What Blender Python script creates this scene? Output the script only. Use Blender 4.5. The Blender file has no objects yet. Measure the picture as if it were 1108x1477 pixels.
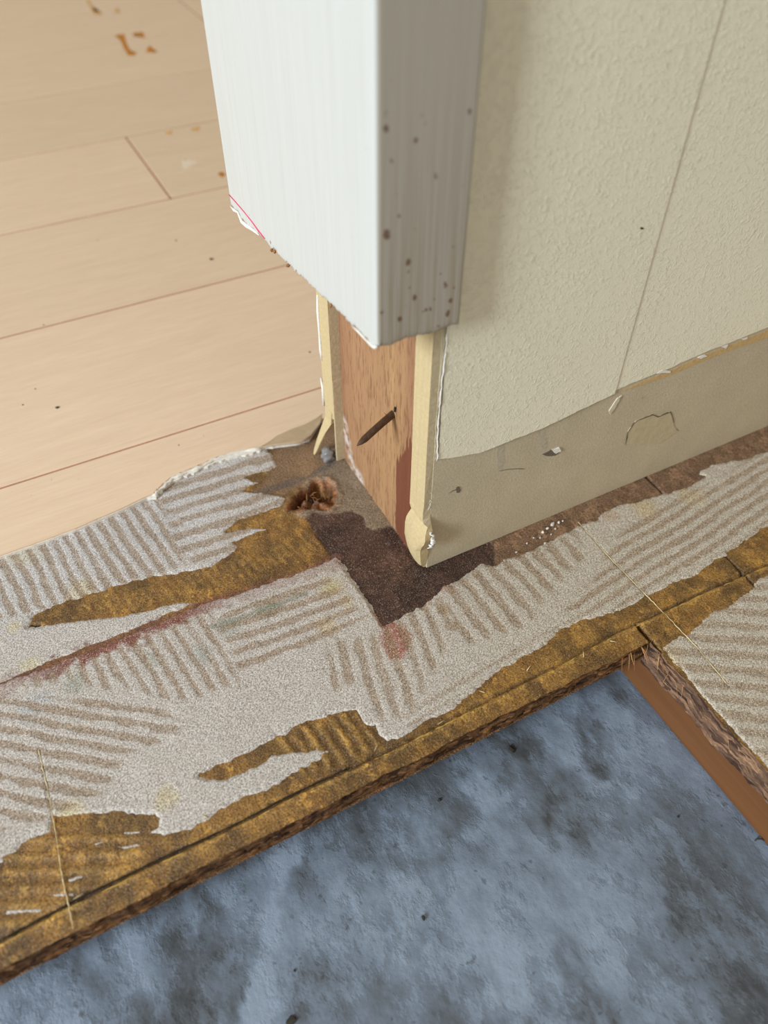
import bpy, bmesh, math, random
import numpy as np
from mathutils import Matrix, Vector

random.seed(7)
rng = np.random.RandomState(11)
S = 0.24                                   # metres per layout unit (camera height above the board = 1 unit)
C = bpy.context.scene.collection

# ------------------------------------------------------------------ camera, world, light, exposure
RC = np.array([[0.46291054, 0.8864039, 0.00139765],
               [-0.64975307, 0.33824999, 0.6807407],
               [0.60293845, -0.31603017, 0.73252314]])
CAM = np.array([0.67762263, -0.42684577, 1.0])
FPX, CX, CY = 1109.0, 554.0, 738.5
cd = bpy.data.cameras.new('camera')
cam = bpy.data.objects.new('camera', cd)
C.objects.link(cam)
cd.sensor_fit = 'VERTICAL'
cd.sensor_height = 36.0
cd.lens = 36.0 * FPX / 1477.0
cd.clip_start = 0.005
cd.clip_end = 50
M = Matrix([list(r) for r in RC.T]).to_4x4()
M.translation = Vector(list(CAM * S))
cam.matrix_world = M
cd.dof.use_dof = True
cd.dof.focus_distance = 0.285
cd.dof.aperture_fstop = 9.0
bpy.context.scene.camera = cam

w = bpy.data.worlds.new('world')
bpy.context.scene.world = w
w.use_nodes = True
w.node_tree.nodes['Background'].inputs[0].default_value = (1.0, 0.88, 0.70, 1)
w.node_tree.nodes['Background'].inputs[1].default_value = 0.48


def area(name, loc, target, sx, sy, power, col):
    ld = bpy.data.lights.new(name, 'AREA')
    ld.shape = 'RECTANGLE'
    ld.size, ld.size_y = sx, sy
    ld.energy, ld.color = power, col
    o = bpy.data.objects.new(name, ld)
    C.objects.link(o)
    o.location = loc
    o.rotation_euler = (Vector(target) - Vector(loc)).to_track_quat('-Z', 'Y').to_euler()
    return o


# daylight of a tall window a couple of metres off, seen past the end of the wall
area('window_daylight', (0.46, -2.0, 0.95), (0, 0, 0.08), 0.42, 0.95, 55.0, (0.88, 0.96, 1.0))

vs = bpy.context.scene.view_settings
vs.view_transform = 'Standard'
vs.look = 'None'
vs.exposure = 0.0
vs.gamma = 1.0
vs.use_curve_mapping = False


# ------------------------------------------------------------------ pixel -> place
def ray(p):
    v = np.array([p[0] - CX, -(p[1] - CY), -FPX])
    return RC.T @ v


def pl(p, ax, v):
    d = ray(p)
    return CAM + d * ((v - CAM[ax]) / d[ax])


def G(p, z=0.0):
    return pl(p, 2, z)[:2]


def GP(ps, z=0.0):
    return np.array([G(p, z) for p in ps])


# ------------------------------------------------------------------ numpy noise and distance fields
def _hash(ix, iy, seed):
    n = (ix.astype(np.int64) * 374761393 + iy.astype(np.int64) * 668265263 + seed * 1442695041) & 0x7fffffff
    n = ((n ^ (n >> 13)) * 1274126177) & 0x7fffffff
    n = (n ^ (n >> 16)) & 0xffff
    return n / 65535.0


def vnoise(x, y, seed=0):
    ix, iy = np.floor(x), np.floor(y)
    fx, fy = x - ix, y - iy
    fx, fy = fx * fx * (3 - 2 * fx), fy * fy * (3 - 2 * fy)
    a, b = _hash(ix, iy, seed), _hash(ix + 1, iy, seed)
    c, d = _hash(ix, iy + 1, seed), _hash(ix + 1, iy + 1, seed)
    return (a + (b - a) * fx) * (1 - fy) + (c + (d - c) * fx) * fy


def fbm(x, y, sc, seed=0, octv=4):
    x, y = np.asarray(x, float) * sc, np.asarray(y, float) * sc
    t, a, n = 0, 1.0, 0
    for k in range(octv):
        t = t + a * (vnoise(x, y, seed + k * 17) - 0.5)
        n += a
        a *= 0.55
        x, y = x * 2.03 + 5.1, y * 2.03 + 1.7
    return t / n * 2.0


def sdist(x, y, poly):
    """signed distance to a closed polygon, positive inside"""
    d2 = np.full(x.shape, 1e9)
    ins = np.zeros(x.shape, bool)
    n = len(poly)
    for i in range(n):
        ax, ay = poly[i]
        bx, by = poly[(i + 1) % n]
        dx, dy = bx - ax, by - ay
        t = np.clip(((x - ax) * dx + (y - ay) * dy) / (dx * dx + dy * dy + 1e-18), 0, 1)
        d2 = np.minimum(d2, (x - ax - t * dx) ** 2 + (y - ay - t * dy) ** 2)
        if ay != by:
            c = (ay > y) != (by > y)
            ins ^= c & (x < (bx - ax) * (y - ay) / (by - ay) + ax)
    d = np.sqrt(d2)
    return np.where(ins, d, -d)


def ldist(x, y, pts):
    """signed side distance and arc position along an open polyline"""
    d2 = np.full(x.shape, 1e9)
    arc = np.zeros(x.shape)
    L = 0.0
    for i in range(len(pts) - 1):
        ax, ay = pts[i]
        dx, dy = pts[i + 1][0] - ax, pts[i + 1][1] - ay
        l = math.hypot(dx, dy)
        t = np.clip(((x - ax) * dx + (y - ay) * dy) / (l * l + 1e-18), 0, 1)
        q = (x - ax - t * dx) ** 2 + (y - ay - t * dy) ** 2
        m = q < d2
        d2 = np.where(m, q, d2)
        arc = np.where(m, L + t * l, arc)
        L += l
    return np.sqrt(d2), arc


def sstep(a, b, x):
    t = np.clip((x - a) / (b - a), 0, 1)
    return t * t * (3 - 2 * t)


def lin(r, g, b, div=0.9):
    f = lambda c: (c / 255.0 / 12.92 if c <= 10.3 else ((c / 255.0 + 0.055) / 1.055) ** 2.4)
    return np.array([f(r), f(g), f(b)]) / div


def col4(c):
    return (float(c[0]), float(c[1]), float(c[2]), 1.0)


# ------------------------------------------------------------------ mesh helpers (units in, metres out)
def build(name, verts, faces, mat, parent=None, attrs=None, smooth=True, cols=None):
    verts = np.asarray(verts, float) * S
    me = bpy.data.meshes.new(name)
    if isinstance(faces, np.ndarray):
        n, k = faces.shape
        me.vertices.add(len(verts))
        me.vertices.foreach_set('co', verts.ravel())
        me.loops.add(n * k)
        me.loops.foreach_set('vertex_index', faces.ravel().astype(np.int32))
        me.polygons.add(n)
        me.polygons.foreach_set('loop_start', np.arange(0, n * k, k, dtype=np.int32))
        me.update(calc_edges=True)
    else:
        me.from_pydata([tuple(v) for v in verts], [], faces)
        me.update()
    if smooth:
        me.polygons.foreach_set('use_smooth', np.ones(len(me.polygons), bool))
    if cols is not None:
        a = me.attributes.new('col', 'FLOAT_COLOR', 'POINT')
        a.data.foreach_set('color', np.concatenate([cols, np.ones((len(cols), 1))], 1).ravel().astype(np.float32))
    for k, v in (attrs or {}).items():
        a = me.attributes.new(k, 'FLOAT', 'POINT')
        a.data.foreach_set('value', np.asarray(v, np.float32))
    me.materials.append(mat)
    o = bpy.data.objects.new(name, me)
    C.objects.link(o)
    if parent:
        o.parent = parent
    return o


def tag(o, label, cat, group=None, kind=None):
    o['label'] = label
    o['category'] = cat
    if group:
        o['group'] = group
    if kind:
        o['kind'] = kind
    return o


def quads(nx, ny, off=0):
    i = np.arange(nx - 1)[:, None] * ny + np.arange(ny - 1)[None, :]
    i = i.ravel() + off
    return np.stack([i, i + ny, i + ny + 1, i + 1], 1)


def bm_build(name, bm, mat, parent=None, smooth=False):
    bmesh.ops.recalc_face_normals(bm, faces=bm.faces)
    me = bpy.data.meshes.new(name)
    for v in bm.verts:
        v.co *= S
    bm.to_mesh(me)
    bm.free()
    if smooth:
        me.polygons.foreach_set('use_smooth', np.ones(len(me.polygons), bool))
    me.materials.append(mat)
    o = bpy.data.objects.new(name, me)
    C.objects.link(o)
    if parent:
        o.parent = parent
    return o


def box_bm(x0, x1, y0, y1, z0, z1, bevel=0.0, seg=2):
    bm = bmesh.new()
    bmesh.ops.create_cube(bm, size=1.0)
    for v in bm.verts:
        v.co = Vector(((x0 + x1) / 2 + v.co.x * (x1 - x0), (y0 + y1) / 2 + v.co.y * (y1 - y0), (z0 + z1) / 2 + v.co.z * (z1 - z0)))
    if bevel:
        bmesh.ops.bevel(bm, geom=list(bm.edges), offset=bevel, segments=seg, affect='EDGES')
    return bm


def prism(name, poly, axis, lo, hi, mat, parent=None, bevel=0.0):
    """thin plate: 2-D outline in the plane across `axis`, between lo and hi; poly may be jagged"""
    bm = bmesh.new()
    def P(a, b, c):
        return (c, a, b) if axis == 0 else ((a, c, b) if axis == 1 else (a, b, c))
    v0 = [bm.verts.new(P(a, b, lo)) for a, b in poly]
    v1 = [bm.verts.new(P(a, b, hi)) for a, b in poly]
    n = len(poly)
    bm.faces.new(v0)
    bm.faces.new(list(reversed(v1)))
    for i in range(n):
        bm.faces.new([v0[i], v0[(i + 1) % n], v1[(i + 1) % n], v1[i]])
    bmesh.ops.triangulate(bm, faces=[f for f in bm.faces if len(f.verts) > 4])
    return bm_build(name, bm, mat, parent)


def tube(name, pts, rad, mat, parent=None, seg=8):
    """a tube along points; rad is one radius or one for each point"""
    pts = [Vector(p) for p in pts]
    rad = rad if hasattr(rad, '__len__') else [rad] * len(pts)
    V, F = [], []
    up = Vector((0.31, 0.17, 0.93))
    for i, p in enumerate(pts):
        t = (pts[min(i + 1, len(pts) - 1)] - pts[max(i - 1, 0)]).normalized()
        a = t.cross(up).normalized()
        b = t.cross(a)
        for k in range(seg):
            an = 2 * math.pi * k / seg
            V.append(p + (a * math.cos(an) + b * math.sin(an)) * rad[i])
    for i in range(len(pts) - 1):
        for k in range(seg):
            k2 = (k + 1) % seg
            F.append((i * seg + k, i * seg + k2, (i + 1) * seg + k2, (i + 1) * seg + k))
    F.append(tuple(range(seg))[::-1])
    F.append(tuple((len(pts) - 1) * seg + k for k in range(seg)))
    return build(name, np.array([tuple(v) for v in V]), F, mat, parent)


def clip_grid(X, Y, val):
    """cut a regular grid down to val>0 with smooth contours; returns x, y, val arrays and triangles"""
    nx, ny = X.shape
    q = quads(nx, ny)
    tri = np.concatenate([q[:, [0, 1, 2]], q[:, [0, 2, 3]]])
    v = val.ravel()
    x, y = X.ravel(), Y.ravel()
    ins = v[tri] > 0
    c = ins.sum(1)
    out = [tri[c == 3]]
    N = len(v)
    keys = []
    def edge(a, b):
        return np.minimum(a, b) * N + np.maximum(a, b)
    part = []
    for cnt in (1, 2):
        t = tri[c == cnt]
        f = ins[c == cnt]
        odd = np.argmax(f if cnt == 1 else ~f, axis=1)
        r = np.arange(len(t))
        a, b, d = t[r, odd], t[r, (odd + 1) % 3], t[r, (odd + 2) % 3]
        part.append((a, b, d))
    a1, b1, d1 = part[0]
    a2, b2, d2 = part[1]
    e = np.concatenate([edge(a1, b1), edge(a1, d1), edge(a2, b2), edge(a2, d2)])
    uq, inv = np.unique(e, return_inverse=True)
    lo, hi = uq // N, uq % N
    t = v[lo] / (v[lo] - v[hi] + 1e-15)
    ex, ey = x[lo] + (x[hi] - x[lo]) * t, y[lo] + (y[hi] - y[lo]) * t
    n1, n2 = len(a1), len(a2)
    i1, i2, i3, i4 = inv[:n1] + N, inv[n1:2 * n1] + N, inv[2 * n1:2 * n1 + n2] + N, inv[2 * n1 + n2:] + N
    out.append(np.stack([a1, i1, i2], 1))
    out.append(np.stack([i3, b2, d2], 1))
    out.append(np.stack([i3, d2, i4], 1))
    T = np.concatenate(out)
    ax, ay = np.concatenate([x, ex]), np.concatenate([y, ey])
    av = np.concatenate([v, np.zeros(len(ex))])
    used, T2 = np.unique(T, return_inverse=True)
    return ax[used], ay[used], av[used], T2.reshape(T.shape)


# ------------------------------------------------------------------ materials
class Mat:
    def __init__(s, name):
        s.m = bpy.data.materials.new(name)
        s.m.use_nodes = True
        s.t = s.m.node_tree
        s.p = s.t.nodes['Principled BSDF']
        s.tc = s.t.nodes.new('ShaderNodeTexCoord')

    def n(s, kind, **kw):
        nd = s.t.nodes.new(kind)
        for k, v in kw.items():
            setattr(nd, k, v)
        return nd

    def lk(s, a, b):
        s.t.links.new(a, b)

    def vec(s, scale=(1, 1, 1), rot=(0, 0, 0)):
        mp = s.n('ShaderNodeMapping')
        mp.inputs['Scale'].default_value = tuple(c / S for c in scale)
        mp.inputs['Rotation'].default_value = rot
        s.lk(s.tc.outputs['Object'], mp.inputs['Vector'])
        return mp.outputs[0]

    def noise(s, sc, detail=4, rough=0.55, vec=None, dist=0.0):
        nd = s.n('ShaderNodeTexNoise')
        nd.inputs['Scale'].default_value = sc
        nd.inputs['Detail'].default_value = detail
        nd.inputs['Roughness'].default_value = rough
        nd.inputs['Distortion'].default_value = dist
        s.lk(vec if vec is not None else s.vec(), nd.inputs['Vector'])
        return nd.outputs['Fac']

    def voro(s, sc, vec=None, feature='F1', out='Color', rnd=1.0):
        nd = s.n('ShaderNodeTexVoronoi', feature=feature)
        nd.inputs['Scale'].default_value = sc
        nd.inputs['Randomness'].default_value = rnd
        s.lk(vec if vec is not None else s.vec(), nd.inputs['Vector'])
        return nd.outputs[out]

    def ramp(s, f, stops):
        nd = s.n('ShaderNodeValToRGB')
        e = nd.color_ramp.elements
        while len(e) < len(stops):
            e.new(0.5)
        for i, (p, c) in enumerate(stops):
            e[i].position = p
            e[i].color = c if hasattr(c, '__len__') and len(c) == 4 else (col4(c) if hasattr(c, '__len__') else (c, c, c, 1))
        s.lk(f, nd.inputs[0])
        return nd.outputs[0]

    def mix(s, f, a, b, mode='MIX'):
        nd = s.n('ShaderNodeMix', data_type='RGBA', blend_type=mode)
        for i, v in ((0, f), (6, a), (7, b)):
            if hasattr(v, 'node'):
                s.lk(v, nd.inputs[i])
            elif i == 0:
                nd.inputs[0].default_value = v
            else:
                nd.inputs[i].default_value = col4(v)
        return nd.outputs[2]

    def math(s, op, a, b=0.0, c=None):
        nd = s.n('ShaderNodeMath', operation=op)
        for i, v in enumerate((a, b) if c is None else (a, b, c)):
            if hasattr(v, 'node'):
                s.lk(v, nd.inputs[i])
            else:
                nd.inputs[i].default_value = v
        return nd.outputs[0]

    def attr(s, name, out='Fac'):
        nd = s.n('ShaderNodeAttribute', attribute_name=name)
        return nd.outputs[out]

    def gen(s, out):
        return s.n('ShaderNodeNewGeometry').outputs[out]

    def fin(s, color, rough=0.6, bump=None, strength=0.5, dist=0.003, spec=0.4):
        for key, v in (('Base Color', color), ('Roughness', rough)):
            if hasattr(v, 'node'):
                s.lk(v, s.p.inputs[key])
            else:
                s.p.inputs[key].default_value = col4(v) if key == 'Base Color' else v
        s.p.inputs['Specular IOR Level'].default_value = spec
        if bump is not None:
            b = s.n('ShaderNodeBump')
            b.inputs['Strength'].default_value = strength
            b.inputs['Distance'].default_value = dist * S
            s.lk(bump, b.inputs['Height'])
            s.lk(b.outputs[0], s.p.inputs['Normal'])
        return s.m


def simple(name, c, rough=0.7, sc=120, amt=0.25, strength=0.3, dist=0.002, spec=0.3):
    m = Mat(name)
    n = m.noise(sc, 5, 0.65)
    c = np.asarray(c)
    return m.fin(m.ramp(n, [(0.25, c * (1 - amt)), (0.75, c * (1 + amt))]), rough, n, strength, dist, spec)


def m_board():
    m = Mat('particle_board_glue_coated')
    base = m.attr('col', 'Color')
    raw = m.attr('chip')
    wv = m.n('ShaderNodeVectorMath', operation='ADD')
    nz = m.n('ShaderNodeTexNoise')
    nz.inputs['Scale'].default_value = 160
    m.lk(m.vec(), nz.inputs['Vector'])
    wm = m.n('ShaderNodeVectorMath', operation='SCALE')
    wm.inputs['Scale'].default_value = 0.03
    m.lk(nz.outputs['Color'], wm.inputs[0])
    m.lk(m.vec((0.8, 1.25, 1)), wv.inputs[0])
    m.lk(wm.outputs[0], wv.inputs[1])
    v = m.voro(82, wv.outputs[0])
    sep = m.n('ShaderNodeSeparateColor')
    m.lk(v, sep.inputs[0])
    chip = m.ramp(sep.outputs[0], [(0.0, (0.62, 0.52, 0.42)), (0.45, (0.92, 0.86, 0.80)), (0.8, (1.15, 1.12, 1.0)), (1.0, (1.7, 1.6, 1.4))])
    c1 = m.mix(raw, base, m.mix(0.85, base, chip, 'MULTIPLY'))
    fine = m.noise(330, 4, 0.7)
    c2 = m.mix(1.0, c1, m.ramp(fine, [(0.36, (0.42, 0.40, 0.38)), (0.5, (1, 1, 1)), (0.64, (1.5, 1.5, 1.46))]), 'MULTIPLY')
    spk = m.noise(620, 2, 0.5)
    c3 = m.mix(m.math('MULTIPLY', m.ramp(spk, [(0.59, 0.0), (0.66, 1.0)]), 0.45), c2, (0.62, 0.52, 0.42))
    rough = m.ramp(m.noise(60, 3), [(0.3, 0.34), (0.7, 0.62)])
    rg = m.math('ADD', m.math('MULTIPLY', m.attr('gloss'), -0.12), m.math('ADD', rough, 0.08))
    h = m.math('ADD', fine, m.math('MULTIPLY', sep.outputs[1], 0.35))
    return m.fin(c3, rg, h, 0.65, 0.003, 0.45)


def m_residue():
    m = Mat('fibrous_backing_residue')
    base = m.attr('col', 'Color')
    st = m.attr('stripe')
    f = m.noise(640, 3, 0.75)
    f2 = m.noise(400, 3, 0.7, m.vec((1, 1, 1), (0, 0, 0.6)))
    # brown glue grains among the pale fibres, denser in the trowel lines
    thr = m.math('ADD', m.math('MULTIPLY', st, 0.30), m.math('MULTIPLY', m.math('SUBTRACT', f, 0.5), 1.7))
    grain = m.ramp(thr, [(0.03, 0.0), (0.22, 1.0)])
    brown = m.mix(f2, lin(112, 88, 64), lin(176, 150, 120))
    c1 = m.mix(m.math('MULTIPLY', grain, 0.78), base, brown)
    c2 = m.mix(1.0, c1, m.ramp(f2, [(0.38, (0.55, 0.54, 0.53)), (0.5, (1, 1, 1)), (0.62, (1.4, 1.4, 1.4))]), 'MULTIPLY')
    spk = m.noise(520, 1, 0.5, m.vec((1, 1, 1), (0, 0, 1.1)))
    c3 = m.mix(m.math('MULTIPLY', m.ramp(spk, [(0.60, 0.0), (0.66, 1.0)]), 0.6), c2, (0.88, 0.86, 0.82))
    h = m.math('ADD', f, m.math('MULTIPLY', st, -0.15))
    return m.fin(c3, 0.82, h, 0.7, 0.003, 0.2)


def m_cut():
    m = Mat('sawn_particle_board_edge')
    base = m.attr('col', 'Color')
    vv = m.vec((0.55, 0.8, 3.4))
    v = m.voro(75, vv)
    sep = m.n('ShaderNodeSeparateColor')
    m.lk(v, sep.inputs[0])
    chip = m.ramp(sep.outputs[0], [(0.0, (0.22, 0.18, 0.19)), (0.3, (0.6, 0.55, 0.55)), (0.65, (1.05, 1.0, 0.96)), (1.0, (1.75, 1.6, 1.4))])
    c1 = m.mix(1.0, base, chip, 'MULTIPLY')
    f = m.noise(240, 4, 0.7, vv)
    c2 = m.mix(1.0, c1, m.ramp(f, [(0.3, (0.5, 0.48, 0.48)), (0.55, (1, 1, 1)), (0.75, (1.5, 1.45, 1.4))]), 'MULTIPLY')
    h = m.math('ADD', f, m.math('MULTIPLY', sep.outputs[0], 0.7))
    return m.fin(c2, 0.75, h, 0.9, 0.005, 0.25)


def m_vinyl():
    m = Mat('pale_wood_look_flooring')
    info = m.n('ShaderNodeObjectInfo').outputs['Random']
    g = m.noise(7, 5, 0.6, m.vec((5.0, 0.45, 1)), 0.6)
    g2 = m.noise(46, 4, 0.6, m.vec((6.0, 0.35, 1)))
    a, b = lin(218, 193, 166, 0.92), lin(233, 211, 185, 0.92)
    c = m.mix(g, a, b)
    c = m.mix(1.0, c, m.ramp(g2, [(0.3, (0.94, 0.93, 0.92)), (0.7, (1.04, 1.04, 1.05))]), 'MULTIPLY')
    c = m.mix(1.0, c, m.ramp(info, [(0, (0.95, 0.95, 0.94)), (1, (1.04, 1.03, 1.04))]), 'MULTIPLY')
    sp = m.noise(95, 2, 0.4)
    c = m.mix(m.math('MULTIPLY', m.ramp(sp, [(0.76, 0.0), (0.80, 1.0)]), 0.35), c, lin(140, 105, 78))
    return m.fin(c, m.ramp(m.noise(9, 3), [(0.3, 0.42), (0.7, 0.55)]), g2, 0.08, 0.002, 0.4)


def m_casing():
    m = Mat('white_brushed_casing')
    g = m.noise(150, 4, 0.7, m.vec((2.6, 2.6, 0.03)))
    g2 = m.noise(14, 3, 0.6, m.vec((2.0, 2.0, 0.05)))
    c = m.mix(g2, (0.575, 0.598, 0.592), (0.615, 0.636, 0.628))
    c = m.mix(1.0, c, m.ramp(g, [(0.32, (0.93, 0.915, 0.885)), (0.5, (1, 1, 1)), (0.7, (1.03, 1.03, 1.03))]), 'MULTIPLY')
    dirt = m.attr('dirt')  # weight of streaky browning on the right face
    gd = m.noise(120, 3, 0.6, m.vec((2.6, 2.6, 0.04)))
    c = m.mix(m.math('MULTIPLY', m.attr('side'), 0.75), c, (0.43, 0.385, 0.315))  # right face toned browner than the front
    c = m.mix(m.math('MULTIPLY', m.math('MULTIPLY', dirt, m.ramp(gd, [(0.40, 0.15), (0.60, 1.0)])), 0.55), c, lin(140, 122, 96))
    sp = m.attr('spot')
    c = m.mix(m.ramp(m.math('ADD', sp, m.math('MULTIPLY', m.math('SUBTRACT', m.noise(190, 4, .7), 0.5), 1.6)), [(0.4, 0.0), (0.75, 0.85)]), c, lin(104, 78, 58))
    sp2 = m.noise(60, 2, 0.5)
    c = m.mix(m.math('MULTIPLY', m.ramp(sp2, [(0.77, 0.0), (0.80, 1.0)]), 0.25), c, lin(150, 138, 120))
    return m.fin(c, 0.5, g, 0.08, 0.002, 0.3)


def m_wallpaper():
    m = Mat('cream_textured_wallpaper')
    n1 = m.noise(30, 3, 0.6, None, 1.6)
    n2 = m.noise(135, 4, 0.7, None, 0.5)
    ridge = m.ramp(n1, [(0.44, 0.0), (0.52, 1.0), (0.60, 0.0)])
    ridge2 = m.ramp(n2, [(0.50, 0.0), (0.66, 1.0)])
    msk = m.ramp(m.noise(9, 3), [(0.3, 0.25), (0.7, 1.0)])
    h = m.math('MULTIPLY', m.math('ADD', m.math('MULTIPLY', ridge, 0.12), m.math('MULTIPLY', ridge2, 1.0)), msk)
    big = m.noise(3.5, 3)
    c = m.mix(big, (0.87, 0.82, 0.645), (0.92, 0.88, 0.715))
    return m.fin(c, 0.8, h, 0.38, 0.005, 0.2)


def m_drypaper():
    m = Mat('grey_plasterboard_paper')
    n = m.noise(14, 4, 0.6)
    f = m.noise(260, 4, 0.7)
    c = m.mix(n, lin(152, 142, 122, 0.64), lin(172, 162, 141, 0.64))
    c = m.mix(1.0, c, m.ramp(f, [(0.3, (0.85, 0.85, 0.84)), (0.7, (1.12, 1.12, 1.12))]), 'MULTIPLY')
    fib = m.noise(120, 3, 0.6, m.vec((1, 2.5, 0.6)))
    c = m.mix(m.math('MULTIPLY', m.ramp(fib, [(0.68, 0.0), (0.75, 1.0)]), 0.4), c, (0.68, 0.63, 0.52))
    return m.fin(c, 0.85, f, 0.35, 0.002, 0.15)


def m_stud():
    m = Mat('beech_stud_wood')
    g = m.noise(40, 5, 0.65, m.vec((1.6, 1.6, 0.10)), 0.3)
    c = m.mix(g, lin(146, 108, 78, 1.05), lin(202, 162, 116, 1.05))
    big = m.noise(5, 3, 0.5, m.vec((2, 2, 0.5)))
    c = m.mix(m.ramp(big, [(0.35, 0.0), (0.7, 0.55)]), c, lin(168, 124, 96, 1.05))
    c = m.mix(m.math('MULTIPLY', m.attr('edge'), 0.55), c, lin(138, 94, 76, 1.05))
    fl = m.noise(130, 3, 0.6, m.vec((2.2, 2.2, 0.26)))
    c = m.mix(m.math('MULTIPLY', m.ramp(fl, [(0.52, 0.0), (0.62, 1.0)]), 0.55), c, lin(108, 72, 50))
    st = m.attr('stain')
    sm = m.ramp(m.math('ADD', st, m.math('MULTIPLY', m.math('SUBTRACT', m.noise(80, 3, 0.6, m.vec((2.4, 2.4, 0.12))), 0.5), 2.2)), [(0.46, 0.0), (0.58, 1.0)])
    rb = m.mix(g, lin(84, 44, 32), lin(130, 76, 56))
    c = m.mix(m.math('MULTIPLY', sm, 0.93), c, rb)
    wht = m.attr('white')
    c = m.mix(m.math('MULTIPLY', wht, m.ramp(m.noise(60, 4), [(0.4, 0.0), (0.6, 0.8)])), c, (0.7, 0.66, 0.64))
    return m.fin(c, 0.62, m.math('ADD', g, m.math('MULTIPLY', fl, -0.6)), 0.45, 0.003, 0.3)


def m_concrete():
    m = Mat('blue_grey_concrete')
    dk = m.attr('dark')
    lt = m.attr('light')
    n1 = m.noise(5.5, 6, 0.60, m.vec((0.85, 1.15, 1), (0, 0, -0.35)), 0.2)
    n2 = m.noise(34, 6, 0.66, m.vec((0.85, 1.2, 1), (0, 0, -0.35)), 0.0)
    n3 = m.ramp(m.noise(20, 6, 0.68, m.vec((0.55, 1.5, 1), (0, 0, -0.35)), 0.0), [(0.38, 0.3), (0.58, 1.0)])
    n4 = m.ramp(m.noise(12, 7, 0.72, m.vec((0.8, 1.2, 1), (0, 0, -0.2)), 0.1), [(0.45, 0.0), (0.52, 1.0)])
    v = m.math('ADD', m.math('MULTIPLY', n1, 0.75), m.math('MULTIPLY', n2, 0.33))
    v = m.math('ADD', v, m.math('SUBTRACT', m.math('MULTIPLY', m.math('MULTIPLY', lt, n3), 0.26), m.math('MULTIPLY', m.math('MULTIPLY', dk, n3), 0.26)))
    v = m.math('ADD', v, m.math('MULTIPLY', m.math('SUBTRACT', n4, 0.5), 0.10))
    c = m.ramp(v, [(0.30, (0.07, 0.076, 0.086)), (0.44, (0.125, 0.147, 0.180)), (0.56, (0.180, 0.226, 0.300)), (0.74, (0.28, 0.350, 0.460))])
    pit = m.noise(60, 3, 0.6)
    c = m.mix(m.math('MULTIPLY', m.ramp(pit, [(0.66, 0.0), (0.72, 1.0)]), 0.5), c, (0.05, 0.05, 0.055))
    h = m.math('ADD', m.noise(34, 5, 0.65), m.math('MULTIPLY', n4, 0.25))
    return m.fin(c, 0.7, h, 0.4, 0.006, 0.3)


def m_joist():
    m = Mat('softwood_joist')
    g = m.noise(11, 4, 0.6, m.vec((0.15, 3.0, 4.5)), 0.4)
    c = m.mix(g, lin(88, 55, 30, 0.92), lin(128, 84, 48, 0.92))
    return m.fin(c, 0.65, g, 0.25, 0.003, 0.3)


M_BOARD, M_RES, M_CUT, M_VINYL = m_board(), m_residue(), m_cut(), m_vinyl()
M_CASE, M_PAPER, M_DRY, M_STUD = m_casing(), m_wallpaper(), m_drypaper(), m_stud()
M_CONC, M_JOIST = m_concrete(), m_joist()
M_FOAM = simple('white_foam_backing', (0.82, 0.80, 0.75), 0.85, 150, 0.12, 0.6)
M_CORE = simple('cream_plaster_core', (0.60, 0.48, 0.275), 0.85, 190, 0.10, 0.5)
M_COREDK = simple('tan_core_side', (0.56, 0.47, 0.31), 0.85, 120, 0.14, 0.5)
M_FLUFF = simple('white_torn_paper_fibre', (0.86, 0.84, 0.80), 0.9, 300, 0.1, 0.6)
M_TORN = simple('pale_torn_paper', (0.66, 0.60, 0.47), 0.85, 160, 0.12, 0.5)
M_BAND = simple('tan_glue_band', lin(172, 146, 104, .68), 0.8, 130, 0.2, 0.4)
M_BLIST = simple('tan_torn_paper', lin(164, 152, 126, .68), 0.85, 60, 0.12, 0.5)
M_CURLSHADE = simple('painted_curl_shadow', lin(96, 84, 66), 0.85, 60, 0.3, 0.3)  # shadow under the torn paper edge, put into a dark brown
M_STREAK = simple('tan_glue_streak', (0.50, 0.44, 0.34), 0.85, 160, 0.2, 0.4)
M_CAVITY = simple('cavity_shade_and_scratch', (0.16, 0.13, 0.10), 0.7, 60, 0.4, 0.6)  # shade of recesses painted as a dark colour; scratches share it
M_RUST = simple('rusty_iron', lin(78, 56, 42), 0.5, 130, 0.45, 0.7, 0.003, 0.5)
M_SPLINT = simple('splintered_wood', lin(176, 132, 88), 0.75, 140, 0.3, 0.5)
M_COPPER = simple('orange_wood_sliver', lin(196, 140, 96), 0.6, 140, 0.3, 0.4)
M_FIBRE = simple('brown_wood_fibre', lin(150, 104, 62), 0.75, 140, 0.3, 0.4)
M_SAWLINE = simple('dark_saw_line', lin(48, 36, 22), 0.8, 90, 0.3, 0.3)
M_RIDGE = simple('hard_yellow_glue', lin(176, 144, 76), 0.4, 150, 0.35, 0.4, 0.002, 0.5)
M_DARKBIT = simple('dark_grit', (0.05, 0.045, 0.04), 0.7, 90, 0.3, 0.4)
M_CRUMB = simple('white_plaster_crumb', (0.82, 0.79, 0.75), 0.9, 140, 0.1, 0.5)
M_RUSTMK = simple('orange_rust_stain', lin(186, 122, 30), 0.6, 55, 0.35, 0.1)
M_RUSTPALE = simple('faded_rust_stain', lin(206, 164, 104), 0.6, 55, 0.2, 0.1)
M_SCUFF = simple('whitish_scuff', lin(226, 210, 190), 0.7, 90, 0.1, 0.1)
M_PINK = simple('pink_pencil', (0.72, 0.07, 0.17), 0.6, 200, 0.15, 0.1)
M_GLUE = Mat('clear_silvery_glue').fin((0.24, 0.24, 0.25), 0.06, None, spec=1.0)
M_SCORE = simple('pale_score_fibre', lin(206, 190, 150), 0.7, 200, 0.25, 0.3)
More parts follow.
